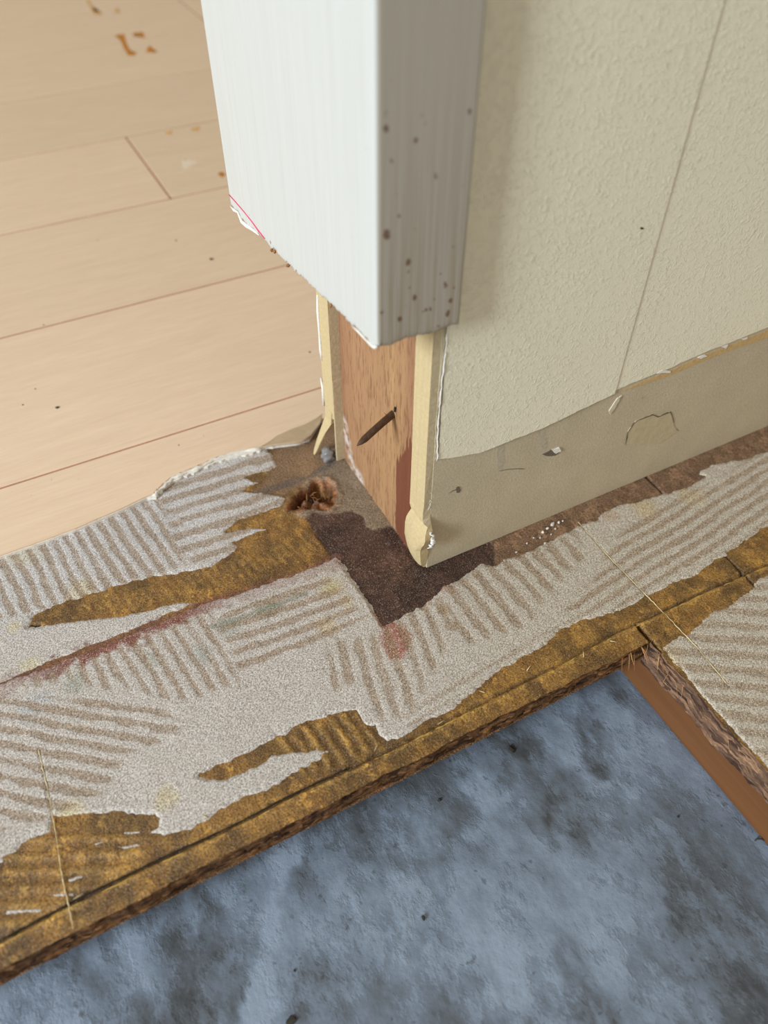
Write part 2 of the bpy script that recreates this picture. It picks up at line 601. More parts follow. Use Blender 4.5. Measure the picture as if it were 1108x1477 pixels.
M_FLAP = simple('thin_lifted_vinyl', lin(186, 165, 138), 0.5, 40, 0.12, 0.2)
M_GROOVE = simple('brown_seam_print', lin(170, 124, 100), 0.6, 40, 0.15, 0.1)

# ================================================================== STRUCTURE
# ---------- concrete slab under the floor
ZB = -0.052                                   # underside of the board
ZC = -0.141                                   # top of the slab
xs = np.concatenate([np.linspace(-2.5, -0.1, 25)[:-1], np.linspace(-0.1, 1.1, 170), np.linspace(1.1, 3.0, 14)[1:]])
ys = np.concatenate([np.linspace(-3.0, -1.2, 16)[:-1], np.linspace(-1.2, 0.6, 240), np.linspace(0.6, 4.0, 20)[1:]])
X, Y = np.meshgrid(xs, ys, indexing='ij')
dk, lt = np.zeros_like(X), np.zeros_like(X)
wob = fbm(X, Y, 22, 3) * 0.022
def cmark(pts, wpx, arr, amp):
    d, a = ldist(X, Y, GP(pts, ZC))
    wu = wpx * 0.00105
    arr[:] = np.maximum(arr, amp * sstep(wu * 1.5, wu * 0.4, d + wob))
for pts, wd, am in [
        ([(690, 1035), (705, 1080), (722, 1120)], 15, .9), ([(735, 1010), (745, 1050), (760, 1090)], 13, .5),
        ([(840, 990), (850, 1060), (865, 1115)], 12, .9), ([(880, 980), (900, 1010)], 16, .7), ([(815, 1130), (855, 1160), (845, 1190)], 20, .6),
        ([(620, 1075), (640, 1140), (655, 1175)], 20, .5), ([(790, 1150), (792, 1185)], 6, .8), ([(500, 1160), (540, 1230)], 24, .4),
        ([(160, 1330), (300, 1260), (400, 1180)], 28, .5), ([(120, 1370), (180, 1440), (230, 1480)], 30, .6), ([(250, 1400), (340, 1440)], 40, .6),
        ([(820, 1380), (850, 1430), (870, 1480)], 18, .8), ([(1030, 1290), (1075, 1330)], 22, .5), ([(430, 1260), (460, 1300)], 16, .5),
        ([(440, 1400), (470, 1470)], 26, .5), ([(735, 1078), (740, 1084)], 9, 1.0), ([(1000, 1250), (1060, 1420), (1090, 1480)], 50, .35)]:
    cmark(pts, wd, dk, am)
for pts, wd, am in [
        ([(415, 1200), (395, 1290), (378, 1400), (372, 1480)], 15, 1.6), ([(20, 1430), (60, 1470), (30, 1500)], 45, .9), ([(160, 1370), (200, 1420)], 30, .8),
        ([(310, 1280), (335, 1300)], 18, .6), ([(560, 1210), (640, 1200), (700, 1140)], 34, .7), ([(600, 1360), (700, 1400)], 50, .6),
        ([(480, 1330), (560, 1300), (640, 1280)], 40, .5), ([(270, 1290), (285, 1340)], 8, .9), ([(800, 1080), (830, 1090)], 18, .3)]:
    cmark(pts, wd, lt, am)
Z = ZC + fbm(X, Y, 9, 8) * 0.0025
slab = build('concrete_slab', np.stack([X.ravel(), Y.ravel(), Z.ravel()], 1), quads(*X.shape), M_CONC, None, {'dark': dk.ravel(), 'light': lt.ravel()})
tag(slab, 'blue-grey mottled concrete slab below the opened floor', 'concrete slab', kind='structure')

# ---------- particle board subfloor, L-shaped round the opening
XE, YK = 0.2845, 0.2425


def P(*pts):
    return GP(pts)


def PX(*pts):
    """as P, but corners beyond the frame run on along the board to its ends"""
    out = []
    n = len(pts)
    for i, p in enumerate(pts):
        g = G(p)
        far = -1.3 if p[0] <= -60 else (1.4 if p[0] >= 1230 else None)
        nxt, prv = pts[(i + 1) % n], pts[i - 1]
        if far is None:
            out.append(g)
        else:
            inner = (prv[0] <= -60) if p[0] <= -60 else (prv[0] >= 1230)
            e = np.array([g[0], far])
            out += [e, g] if inner else [g, e]
    return np.array(out)


RES1 = PX((-90, 858), (-90, 770), (0, 765), (130, 720), (220, 685), (240, 664), (300, 640), (370, 636), (392, 655), (402, 673), (385, 681), (356, 688),
         (372, 697), (352, 708), (390, 712), (413, 718), (408, 730), (375, 742), (345, 752), (328, 766), (362, 760), (388, 763), (362, 774), (336, 782), (346, 788), (334, 800),
         (307, 819), (266, 826), (212, 835), (149, 853), (90, 871), (50, 887), (42, 905), (60, 903), (90, 898), (180, 887), (239, 873), (271, 866),
         (289, 869), (239, 889), (190, 911), (135, 931), (81, 952), (36, 970), (0, 985), (-90, 1025))
RES2 = PX((-90, 1028), (0, 987), (40, 972), (90, 953), (140, 934), (190, 914), (240, 893), (290, 873), (330, 860), (380, 842), (440, 822), (484, 804), (492, 808),
         (524, 856), (553, 903), (574, 893), (596, 882), (622, 862), (641, 846), (660, 836), (676, 824), (698, 813), (712, 816), (726, 806), (748, 800),
         (770, 792), (783, 783), (824, 764), (836, 756), (861, 749), (866, 741), (879, 733), (906, 724), (925, 722), (942, 716), (964, 710), (996, 701), (1016, 688),
         (1001, 685), (1028, 669), (1070, 662), (1108, 650), (1230, 600), (1230, 690), (1108, 760), (1059, 792), (1005, 830), (969, 844), (933, 862), (897, 882), (860, 892),
         (834, 899), (808, 912), (790, 930), (770, 940), (716, 972), (680, 1004), (653, 1026), (612, 1044), (580, 1067), (556, 1073), (543, 1062), (540, 1050), (525, 1048),
         (512, 1028), (478, 1032), (445, 1041), (408, 1062), (374, 1078), (330, 1100), (288, 1119), (323, 1124), (349, 1113), (380, 1101), (392, 1088), (430, 1084), (476, 1081), (465, 1094),
         (430, 1116), (384, 1142), (349, 1152), (303, 1180), (268, 1200), (243, 1207), (200, 1204), (226, 1192), (228, 1182), (167, 1173), (110, 1176), (81, 1180), (76, 1202), (45, 1215),
         (0, 1245), (-90, 1300))
RES3 = P((1094, 834), (1080, 850), (1068, 859), (1045, 876), (1023, 884), (1000, 905), (992, 912), (972, 922), (955, 934), (962, 946))
RES3 = np.concatenate([RES3, np.array([[0.36, YK + .004], [0.45, YK + .003], [0.85, YK + .002], [0.9, 1.2], [0.25, 1.25]]), P((1180, 800))])
FLECKS = [[(4, 1309), (62, 1306), (64, 1318), (6, 1322)], [(66, 1287), (108, 1284), (110, 1295), (70, 1297)], [(96, 1268), (118, 1258), (124, 1267), (98, 1276)],
          [(94, 1240), (106, 1233), (104, 1242), (94, 1246)], [(82, 1213), (100, 1209), (96, 1217)], [(130, 1216), (158, 1208), (162, 1211), (136, 1224)],
          [(160, 1220), (200, 1214), (212, 1221), (176, 1228)], [(62, 1345), (74, 1341), (72, 1349)],
          [(172, 1198), (206, 1196), (204, 1205), (178, 1206)]]

STRIPES = [  # polygon, a, b (direction), c (one period from a)
    ([(-60, 800), (0, 780), (110, 745), (228, 695), (268, 815), (212, 840), (60, 880), (-60, 905)], (115, 774), (147, 824), (136.5, 774), 1.0),
    ([(225, 715), (250, 680), (380, 640), (405, 672), (355, 692), (418, 720), (345, 800), (290, 822), (250, 790)], (235, 742), (350, 706), (235, 761), 1.0),
    ([(20, 985), (150, 940), (305, 875), (350, 985), (290, 1012), (230, 1012), (100, 985), (40, 1000)], (157, 947), (190, 1006), (181, 947), .9),
    ([(-60, 1005), (60, 1003), (230, 1018), (275, 1045), (190, 1090), (150, 1150), (60, 1190), (-60, 1220)], (0, 1010), (200, 1043), (0, 1031), 1.0),
    ([(310, 905), (330, 872), (470, 826), (540, 892), (490, 915), (345, 975)], (330, 925), (500, 865), (330, 945), 1.0),
    ([(470, 925), (545, 908), (640, 852), (665, 900), (640, 960), (600, 1025), (548, 1045), (520, 980), (480, 1000)], (598, 895), (632, 985), (620, 893), .9),
    ([(630, 850), (700, 815), (830, 765), (850, 800), (805, 850), (770, 905), (660, 945)], (671, 841), (722, 907), (694, 834), 1.0),
    ([(560, 1050), (640, 985), (760, 915), (850, 875), (880, 890), (800, 920), (700, 988), (600, 1052)], (640, 1000), (790, 915), (640, 1019), .6),
    ([(790, 890), (850, 840), (880, 770), (1000, 702), (1108, 650), (1230, 600), (1230, 690), (1108, 762), (950, 850), (890, 885)], (900, 830), (1060, 728), (900, 851), 1.0),
    ([(955, 940), (1093, 830), (1300, 800), (1500, 1300), (1200, 1300), (1108, 1118)], (980, 960), (1108, 968), (980, 982), .75)]
BSTRIPES = [([(395, 1062), (515, 1020), (560, 1080), (430, 1135)], (480, 1040), (508, 1085), (502, 1040), 1.0),
            ([(-60, 1250), (80, 1185), (250, 1205), (100, 1330), (-60, 1400)], (0, 1262), (150, 1256), (0, 1286), .8),
            ([(60, 890), (330, 810), (470, 750), (480, 790), (300, 860)], (200, 860), (222, 890), (216, 860), .4)]


def stripes(x, y, fields):
    tot = np.zeros(x.shape)
    wx = fbm(x, y, 9, 21, 3)
    wy = fbm(x, y, 60, 23, 3)
    for poly, a, b, c, amp in fields:
        pg = PX(*poly)
        lo, hi = pg.min(0) - .02, pg.max(0) + .02
        m = (x > lo[0]) & (x < hi[0]) & (y > lo[1]) & (y < hi[1])
        if not m.any():
            continue
        xx, yy = x[m], y[m]
        A, B, Cc = G(a), G(b), G(c)
        d = (B - A) / np.linalg.norm(B - A)
        nrm = np.array([-d[1], d[0]])
        per = abs((Cc - A) @ nrm)
        ph = ((xx - A[0]) * nrm[0] + (yy - A[1]) * nrm[1]) / per + wx[m] * .30 + wy[m] * .05
        s = sstep(-0.45, 0.55, np.cos(2 * np.pi * ph) + wy[m] * .9 + wx[m] * .3)
        al = (xx * d[0] + yy * d[1])
        brk = sstep(-.75, -.1, fbm(np.floor(ph + .5) * 3.7 + al * 6, np.floor(ph + .5) * 1.3, 1.0, 31, 2) + .15)
        s = s * (0.45 + 0.55 * brk)
        sd = sdist(xx, yy, pg) + wx[m] * .014
        tot[m] = np.maximum(tot[m], amp * s * sstep(-.002, .012, sd))
    return tot


def blob(x, y, px, rpx, ns=30, seed=5):
    c = G(px)
    d = np.hypot(x - c[0], y - c[1]) + fbm(x, y, ns, seed) * rpx * .0005
    return sstep(1.15, 0.35, d / (rpx * .00098))


GROOVE = P((-150, 1425), (0, 1356), (101, 1303), (222, 1243), (323, 1197), (430, 1142), (505, 1107), (560, 1081), (580, 1071), (689, 1016), (806, 957), (888, 911), (955, 881), (1005, 857), (1108, 812), (1300, 725))
STAIN = P((441, 748), (450, 737), (476, 741), (508, 737), (524, 746), (528, 759), (541, 764), (565, 758), (578, 770), (590, 760), (630, 790), (680, 785), (708, 782), (714, 796), (712, 826), (690, 836), (652, 858), (604, 894), (553, 916), (480, 808), (464, 784))
GREY = P((428, 742), (440, 700), (468, 668), (490, 640), (520, 640), (610, 780), (590, 790), (560, 790), (520, 780), (470, 765))
BROWN = P((392, 655), (400, 628), (470, 600), (500, 650), (480, 690), (440, 705), (410, 715), (370, 710), (380, 690))
FOOT = PX((700, 815), (690, 780), (800, 730), (1108, 595), (1300, 510), (1300, 590), (1108, 664), (1040, 684), (1010, 716), (916, 738), (846, 770), (770, 812), (720, 830))
PIT = P((414, 737), (424, 716), (444, 703), (452, 694), (470, 692), (482, 700), (488, 714), (484, 728), (470, 738), (450, 735), (432, 738))
TIPPIT = P((42, 911), (46, 901), (58, 899), (60, 905), (52, 911))
REDLINE = P((-40, 1005), (0, 989), (81, 955), (135, 935), (190, 914), (239, 893), (290, 871), (340, 856), (400, 838), (450, 820), (486, 804))
REDLINE2 = P((-40, 1010), (0, 995), (81, 962), (135, 943), (190, 921), (239, 900), (290, 877), (340, 862), (400, 843), (450, 825), (488, 812))
JOINT = P((915, 670), (930, 688), (952, 712), (1044, 800), (1062, 817))
JOINT_D = (JOINT[-1] - JOINT[0]) / np.linalg.norm(JOINT[-1] - JOINT[0])
KERF = P((920, 902), (934, 918), (950, 940))
TOEMARK = P((365, 712), (400, 703), (440, 690), (480, 668))


def board_top(x, y):
    """height, colour, chip weight and gloss of the bare board"""
    n = x.size
    z = fbm(x, y, 40, 1) * .0009
    nz = fbm(x, y, 26, 2)
    nf = fbm(x, y, 90, 4)
    ochre = lin(138, 103, 50, 0.82)
    och2 = lin(100, 75, 36, 0.82)
    gold = lin(176, 142, 78, 0.8)
    t = sstep(-.4, .5, nz)[:, None]
    colr = och2 * (1 - t) + ochre * t
    k = sstep(.25, .6, nf)[:, None] * .5
    colr = colr * (1 - k) + gold * k
    chip = np.ones(n)
    gloss = np.ones(n)

    def put(wt, c):
        nonlocal colr
        wt = np.clip(wt, 0, 1)[:, None]
        colr = colr * (1 - wt) + np.asarray(c) * wt
    bs = stripes(x, y, BSTRIPES)
    z += bs * .0016
    put(bs * .45, lin(172, 138, 74, .8))
    # strip with more of the bare wood, along the saw line
    gd, ga = ldist(x, y, GROOVE)
    side = sstep(.03, .0, gd)
    put(side * .35 * sstep(-.3, .3, nz), lin(170, 132, 62, .8))
    gw = gd + nf * .0012
    z -= .0065 * sstep(.0030, .0006, gw)
    put(sstep(.0032, .0010, gw) * sstep(-.5, .2, fbm(ga, ga * 0 + 3, 14, 6, 3) + .1) * .75, lin(66, 48, 26, .8))
    # ridge of glue beside the groove
    off = np.array([.0075, 0.0])
    rd, ra = ldist(x, y, GROOVE + off)
    r = sstep(.0042, .0012, rd + nf * .0016)
    z += r * .0020
    put(r * .5 * sstep(-.3, .3, nf), lin(196, 160, 84, .8))
    f = sdist(x, y, FOOT)
    put(sstep(-.003, .004, f + nf * .004), lin(114, 90, 72, .8) * (1 + .3 * nf)[:, None])
    f = sdist(x, y, BROWN)
    fb = sstep(-.008, .008, f + nz * .01)
    put(fb * .9, lin(132, 106, 82, .8) * (1 + .3 * nz)[:, None])
    f = sdist(x, y, GREY)
    fg = sstep(-.006, .006, f + nf * .006)
    put(fg, lin(128, 114, 98, .8) * (1 + .3 * nf)[:, None])
    chip *= 1 - .75 * np.maximum(fg, fb)
    td, ta = ldist(x, y, TOEMARK)
    put(sstep(.011, .001, td + nz * .006) * .6, lin(74, 72, 76, .8))
    f = sdist(x, y, STAIN)
    fs = sstep(-.0025, .0025, f + nf * .005)
    put(fs, (lin(54, 35, 31, .8) * (1 - t) + lin(80, 56, 48, .8) * t) * (1 + .5 * nf)[:, None])
    chip *= 1 - .6 * fs
    z -= fs * .0012
    edge = sstep(.02, .002, np.abs(f)) * sstep(.08, .0, np.hypot(x - G((640, 850))[0], y - G((640, 850))[1]))
    put(edge * fs * .55, lin(96, 48, 30, .8))
    # rotten pit
    f = sdist(x, y, PIT) + nf * .004
    fp = sstep(-.001, .012, f)
    pn = fbm(x, y, 75, 177, 3)
    cav = sstep(.15, -.25, fbm(x, y, 30, 178, 2) + (x - G((455, 715))[0]) * 9)
    z -= fp * (.004 + .030 * cav + .020 * pn)
    put(sstep(-.004, .004, f), lin(126, 78, 40, .8) * (0.95 + .8 * nf)[:, None])
    put(sstep(.000, .010, f) * np.clip(cav * .8 + sstep(.0, -.35, pn) * .6, 0, 1), lin(54, 32, 17, .8))
    put(sstep(-.004, .004, f) * sstep(.15, .5, pn) * .5, lin(186, 140, 92, .8))
    rim = sstep(.009, .001, np.abs(f + .004))
    z += rim * .0022 * (1 + nf)
    put(rim * .35 * sstep(-.1, .4, nf), lin(170, 126, 92, .8))
    f = sdist(x, y, TIPPIT)
    z -= sstep(-.001, .004, f) * .022
    put(sstep(-.001, .003, f), lin(44, 28, 16, .8))
    # red stain line
    d, a = ldist(x, y, REDLINE)
    dd = d + nf * .007 + nz * .004
    put(sstep(.013, .003, dd + .006 * fbm(x, y, 12, 66, 2)) * .75, lin(112, 72, 60, .8) * (1 + .4 * nf)[:, None])
    # board joint under the glue, kerf
    q = np.abs((x - JOINT[0][0]) * -JOINT_D[1] + (y - JOINT[0][1]) * JOINT_D[0])
    z -= .006 * sstep(.0030, .0008, q)
    put(sstep(.0030, .0008, q) * .85, lin(58, 42, 32, .8))
    d, a = ldist(x, y, KERF)
    z -= .035 * sstep(.0034, .0012, d)
    put(sstep(.0040, .0015, d), lin(56, 34, 26, .8))
    # damp brown by the foot of the wall
    put(blob(x, y, (690, 800), 34) * .0, lin(86, 46, 26))
    return z, colr, chip, gloss


STEP = 0.0026
gx = np.linspace(0, 1, int((XE + .5) / STEP))
gy = np.linspace(-1.1, 1.25, int(2.35 / STEP))
U, Yg = np.meshgrid(gx, gy, indexing='ij')
xe = XE + (fbm(gy, gy * 0, 18, 41, 4) * .003 + fbm(gy, gy * 0 + 9, 140, 43, 2) * .0012) * sstep(.22, .15, gy)
Xg = -.5 + U * (xe[None, :] + .5)
z1, c1, ch1, gl1 = board_top(Xg.ravel(), Yg.ravel())
V = [np.stack([Xg.ravel(), Yg.ravel(), z1], 1)]
F = [quads(*Xg.shape)]
CO, CH, GL = [c1], [ch1], [gl1]
off = len(V[0])
gx2 = np.linspace(XE, .95, int((.95 - XE) / STEP))
v2 = np.linspace(0, 1, int((1.25 - YK) / .0032))
yk = YK + fbm(gx2, gx2 * 0 + 4, 18, 51, 4) * .004 + fbm(gx2, gx2 * 0 + 6, 120, 53, 2) * .0018
X2, W2 = np.meshgrid(gx2, v2, indexing='ij')
Y2 = yk[:, None] + W2 * (1.25 - yk[:, None])
z2, c2, ch2, gl2 = board_top(X2.ravel(), Y2.ravel())
V.append(np.stack([X2.ravel(), Y2.ravel(), z2], 1))
F.append(quads(*X2.shape) + off)
CO.append(c2); CH.append(ch2); GL.append(gl2)
off += len(V[1])
# underside
V.append(np.array([[-.5, -1.1, ZB], [XE - .003, -1.1, ZB], [XE - .003, 1.25, ZB], [-.5, 1.25, ZB], [XE - .003, YK + .004, ZB], [.95, YK + .004, ZB], [.95, 1.25, ZB], [XE - .003, 1.25, ZB]]))
F.append(np.array([[0, 3, 2, 1], [4, 7, 6, 5]]) + off)
CO.append(np.tile(lin(110, 80, 50), (8, 1))); CH.append(np.ones(8)); GL.append(np.zeros(8))
board = build('particle_board', np.concatenate(V), np.concatenate(F), M_BOARD, None, {'chip': np.concatenate(CH), 'gloss': np.concatenate(GL)}, cols=np.concatenate(CO))
tag(board, 'amber glue-coated particle board subfloor sawn away round an opening', 'subfloor board', kind='thing')


def cut_face(name, px, py, nx, ny, seed, cola, colb, lean):
    """rough sawn edge hanging from the points (px, py), pushed along (nx, ny)"""
    rows = 26
    t = np.linspace(0, 1, rows)
    A, T = np.meshgrid(np.arange(len(px)), t, indexing='ij')
    ln = np.concatenate([[0], np.cumsum(np.hypot(np.diff(px), np.diff(py)))])
    Ls = ln[A]
    ztop = .0004
    zz = ztop + (ZB - ztop) * T
    r = fbm(Ls, T * .4, 55, seed, 4) * .0045 + fbm(Ls * .6, T * .9, 30, seed + 5, 3) * .003
    r = r * sstep(0, .12, T) - lean * T - .0022 * sstep(0, .1, T)
    x, y = px[A] + nx * r, py[A] + ny * r
    k = sstep(-.5, .5, fbm(Ls, T * .2, 22, seed + 3, 3))[..., None]
    cc = (np.asarray(cola) * (1 - k) + np.asarray(colb) * k).reshape(-1, 3)
    return build(name, np.stack([x.ravel(), y.ravel(), zz.ravel()], 1), quads(len(px), rows), M_CUT, board, cols=cc)


m = gy < YK + .004
cut_face('sawn_edge', xe[m], gy[m], 1, 0, 61, lin(132, 98, 64, .8), lin(98, 70, 48, .8), .004)['label'] = 'rough brown sawn edge along the opening'
cut_face('sawn_edge', gx2[::-1], yk[::-1], 0, -1, 71, lin(150, 122, 100, .75), lin(116, 92, 78, .75), -.004)['label'] = 'rough greyish sawn edge above the joist'


# ---------- residue of the torn-off covering
def tint_res(x, y, col):
    def put(wt, c):
        nonlocal col
        wt = np.clip(wt, 0, 1)[:, None]
        col = col * (1 - wt) + np.asarray(c) * wt
    nf = fbm(x, y, 80, 91)
    nz = fbm(x, y, 22, 92)
    warm = G((760, 850))
    put(sstep(-.30, -.10, x) * .5, lin(196, 187, 177, .86))
    put(sstep(-.35, .25, y) * .65, lin(190, 180, 162, .86))
    d, a = ldist(x, y, REDLINE2)
    mid = sstep(0.02, .16, a) * sstep(.42, .30, a) * .65 + .35
    put(sstep(.020, .008, d + nf * .020 + nz * .008) * .95 * mid, lin(126, 66, 58, .85) * (1 + .3 * nf)[:, None])
    red = sdist(x, y, P((540, 885), (566, 890), (582, 905), (598, 915), (590, 930), (582, 952), (562, 954), (552, 925), (545, 905)))
    put(sstep(-.004, .006, red + nf * .008) * .85, lin(158, 92, 76, .85))
    for px, r, c, wt in [((636, 846), 16, (176, 128, 104), .8), ((612, 868), 16, (190, 140, 124), .5), ((650, 850), 12, (150, 100, 78), .5),
                         ((480, 848), 26, (188, 178, 118), .75), ((500, 868), 18, (188, 172, 124), .5), ((470, 905), 22, (192, 168, 112), .5), ((640, 880), 14, (150, 120, 78), .6), ((655, 905), 9, (140, 110, 70), .5),
                         ((330, 905), 26, (150, 160, 152), .6), ((385, 880), 22, (126, 132, 112), .65), ((290, 945), 20, (160, 166, 164), .6),
                         ((215, 955), 22, (160, 164, 156), .6), ((110, 985), 22, (156, 160, 152), .7), ((40, 1030), 26, (174, 180, 186), .6), ((60, 1010), 20, (170, 176, 184), .5),
                         ((20, 905), 14, (206, 194, 146), .5), ((45, 960), 18, (206, 196, 160), .6), ((120, 855), 30, (204, 190, 150), .5), ((230, 850), 26, (206, 192, 150), .4),
                         ((245, 1150), 20, (206, 190, 138), .5), ((100, 1170), 24, (198, 184, 134), .6), ((930, 735), 34, (196, 172, 120), .55), ((1000, 720), 30, (200, 180, 130), .5), ((880, 745), 20, (172, 130, 90), .4),
                         ((960, 950), 26, (190, 168, 124), .5), ((500, 1060), 20, (204, 196, 170), .3), ((585, 830), 10, (180, 120, 100), .5), ((30, 800), 40, (206, 196, 158), .35)]:
        put(blob(x, y, px, r, 34, int(px[0])) * wt, lin(*c, .84))
    dv, da = ldist(x, y, P((300, 908), (352, 892), (410, 870), (440, 858)))
    put(sstep(.008, .002, dv + nf * .003) * .6, lin(112, 120, 104, .84))
    return col


def residue(poly, step, label, h=.0032, jag=.006):
    lo, hi = poly.min(0) - .012, poly.max(0) + .012
    lo = np.maximum(lo, [-.48, -1.08])
    hi = np.minimum(hi, [.94, 1.24])
    xs_, ys_ = np.arange(lo[0], hi[0], step), np.arange(lo[1], hi[1], step)
    X_, Y_ = np.meshgrid(xs_, ys_, indexing='ij')
    x, y = X_.ravel(), Y_.ravel()
    sd = sdist(x, y, poly) + fbm(x, y, 60, 81, 4) * jag * .75 + fbm(x, y, 210, 83, 2) * jag * .35
    if label and 'right' not in label:
        pass
    sd = np.where((x > XE - .001) & (y < YK + .003 + .0015 * np.sin(x * 90)), -np.abs(sd) - .001, sd)
    ax, ay, av, T = clip_grid(X_, Y_, sd.reshape(X_.shape))
    st = stripes(ax, ay, STRIPES)
    nf = fbm(ax, ay, 150, 85, 3)
    base = lin(203, 203, 207, .88) * (1 + .10 * fbm(ax, ay, 14, 87))[:, None]
    col = tint_res(ax, ay, base)
    z = h * sstep(0, .007, av) - .0008 + .0005 * nf * sstep(0, .006, av) - .0006 * st * sstep(0, .01, av)
    # knife score across it
    for sc in SCORES:
        d, a = ldist(ax, ay, sc)
        z -= .002 * sstep(.0022, .0006, d)
    zb = fbm(ax, ay, 40, 1) * .0009
    o = build('adhesive_residue', np.stack([ax, ay, z + zb], 1), T, M_RES, board, {'stripe': st}, cols=col)
    if label:
        o['label'] = label
    return o


SCORES = [P((834, 754), (880, 806), (930, 858), (960, 888), (1010, 940), (1052, 992)), P((56, 1083), (68, 1135), (78, 1185), (88, 1250), (98, 1300), (108, 1345))]
residue(RES1, .0021, 'pale fibrous residue with trowel lines along the torn flooring')
residue(RES2, .0021, 'broad greyish fibrous residue with combed trowel lines')
residue(RES3, .0025, 'beige ridged residue beside the sawn edge over the joist')
for f in FLECKS:
    residue(GP(f), .0014, None, .0022, .0022)

# knife scores: raised pale fibres along the cut
for sc in SCORES:
    pts = []
    for i in range(len(sc) - 1):
        for t in np.linspace(0, 1, 10, endpoint=False):
            p = sc[i] * (1 - t) + sc[i + 1] * t
            pts.append((p[0] + random.uniform(-.0006, .0006), p[1] + random.uniform(-.0006, .0006), .0016 + random.uniform(0, .0009)))
    tube('score_line', pts, [random.uniform(.0003, .0010) for _ in pts], M_SCORE, board, 5)

# saw line parallel to the cut: dark in its open stretch, a ridge of hardened glue along it
def along(pts, n):
    out = []
    for i in range(len(pts) - 1):
        for t in np.linspace(0, 1, n, endpoint=False):
            out.append(pts[i] * (1 - t) + pts[i + 1] * t)
    return out


gl_ = along(GROOVE[:7], 14)
tube('saw_line', [(p[0] + random.uniform(-.0005, .0005), p[1], -.0002) for p in gl_], [random.uniform(.0006, .0017) for _ in gl_], M_SAWLINE, board, 5)['label'] = 'dark open saw line'
for a_, b_ in ((1, 3), (3, 5), (5, 8), (8, 11), (11, 15)):
    gl_ = along(GROOVE[a_:b_ + 1] + np.array([.006, 0]), 16)
    tube('glue_ridge', [(p[0] + random.uniform(-.0009, .0009), p[1], .0006 + random.uniform(-.0004, .0005)) for p in gl_], [random.uniform(.0004, .0016) for _ in gl_], M_RIDGE, board, 5)

# splinters torn up at the inside corner and along the sawn edges
def sliver(name, a, b, wd, mat, parent, bend=0.0):
    a, b = Vector(a), Vector(b)
    mid = (a + b) / 2 + Vector((0, 0, bend))
    return tube(name, [a, (a + mid) / 2, mid, (mid + b) / 2, b], [wd, wd * .95, wd * .8, wd * .5, wd * .12], mat, parent, 4)


for k in range(12):
    t = k / 15.0
    if k < 8:
        x0, y0 = XE + .001, YK - .045 + .05 * t * 2
    else:
        x0, y0 = XE + .02 + .05 * (t - .5) * 2 * 2, YK - .001
    a = (x0 - .006, y0 + random.uniform(-.004, .004), -.004 - random.random() * .018)
    b = (x0 + random.uniform(.006, .024), y0 - random.uniform(.002, .028), a[2] - random.uniform(-.004, .022))
    sliver('splinter', a, b, random.uniform(.0006, .0016), M_SPLINT if k % 3 else M_FIBRE, board, random.uniform(-.003, .004))
for k in range(5):
    x0 = .36 + k * .043
    sliver('splinter', (x0, YK + .002, -.004 - random.random() * .03), (x0 + random.uniform(.01, .03), YK - random.uniform(.003, .010), -.006 - random.random() * .03), .0008, M_SPLINT, board)
for k in range(8):
    q = G([(120, 1290), (545, 1075), (700, 1000), (760, 968), (880, 925), (640, 1040), (300, 1180), (842, 948)][k])
    an = random.uniform(0, 6.28)
    L = random.uniform(.006, .014)
    sliver('splinter', (q[0], q[1], .001), (q[0] + L * math.cos(an), q[1] + L * math.sin(an), .0035), .0009, M_SCORE, board, .001)

for k in range(16):
    q = G((random.uniform(425, 482), random.uniform(702, 734)))
    an = random.uniform(0, 6.28)
    L = random.uniform(.006, .016)
    sliver('fibre', (q[0], q[1], -.012), (q[0] + L * math.cos(an), q[1] + L * math.sin(an), random.uniform(-.006, .004)), random.uniform(.0007, .0014), M_FIBRE, board, .003)

# ---------- joist under the right-hand board
jb = box_bm(.20, 1.2, .2505, .46, ZC + .0015, ZB, .003)
joist = bm_build('floor_joist', jb, M_JOIST)
tag(joist, 'brown softwood floor joist lying on the concrete under the board', 'joist')

# ---------- wall end: stud between two plasterboards
WALLTOP, WALLEND = 9.5, 8.0
wall = bpy.data.objects.new('wall_right', None)
C.objects.link(wall)
tag(wall, 'cream papered partition wall with its stripped end showing the stud', 'wall', kind='structure')

XS0, XS1, YS = -.300, -.040, .002
sx_ = np.linspace(XS0, XS1, 90)
sz_ = np.concatenate([np.linspace(-.002, .62, 180), np.linspace(.62, WALLTOP, 20)[1:]])
SX, SZ = np.meshgrid(sx_, sz_, indexing='ij')
x, z = SX.ravel(), SZ.ravel()


def SP(ps):
    return np.array([[pl(p, 1, YS)[0], pl(p, 1, YS)[2]] for p in ps])


sd = sdist(x, z, SP([(591, 632), (583, 648), (578, 658), (571, 668), (569, 752), (575, 775), (592, 800), (620, 800), (620, 660), (600, 650)]))
stain = sstep(-.016, .016, sd)
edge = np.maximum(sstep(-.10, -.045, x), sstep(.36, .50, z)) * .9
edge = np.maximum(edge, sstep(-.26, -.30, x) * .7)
d, a = ldist(x, z, SP([(497, 610), (502, 640), (507, 670), (520, 690)]))
white = sstep(.022, .004, d)
yy = YS + fbm(x * 3, z * .2, 20, 5) * .0006
Vs = np.stack([x, yy, z], 1)
n0 = len(Vs)
corners = [len(sz_) * 0, len(sz_) * (len(sx_) - 1)]
Vb = np.array([[XS0, WALLEND * .03, -.002], [XS1, WALLEND * .03, -.002], [XS0, WALLEND * .03, WALLTOP], [XS1, WALLEND * .03, WALLTOP]])
fq = quads(len(sx_), len(sz_)).tolist()
last = len(sz_) - 1
A0, A1 = 0, last
B0, B1 = len(sz_) * (len(sx_) - 1), len(sz_) * len(sx_) - 1
fq += [[n0, n0 + 2, n0 + 3, n0 + 1]]
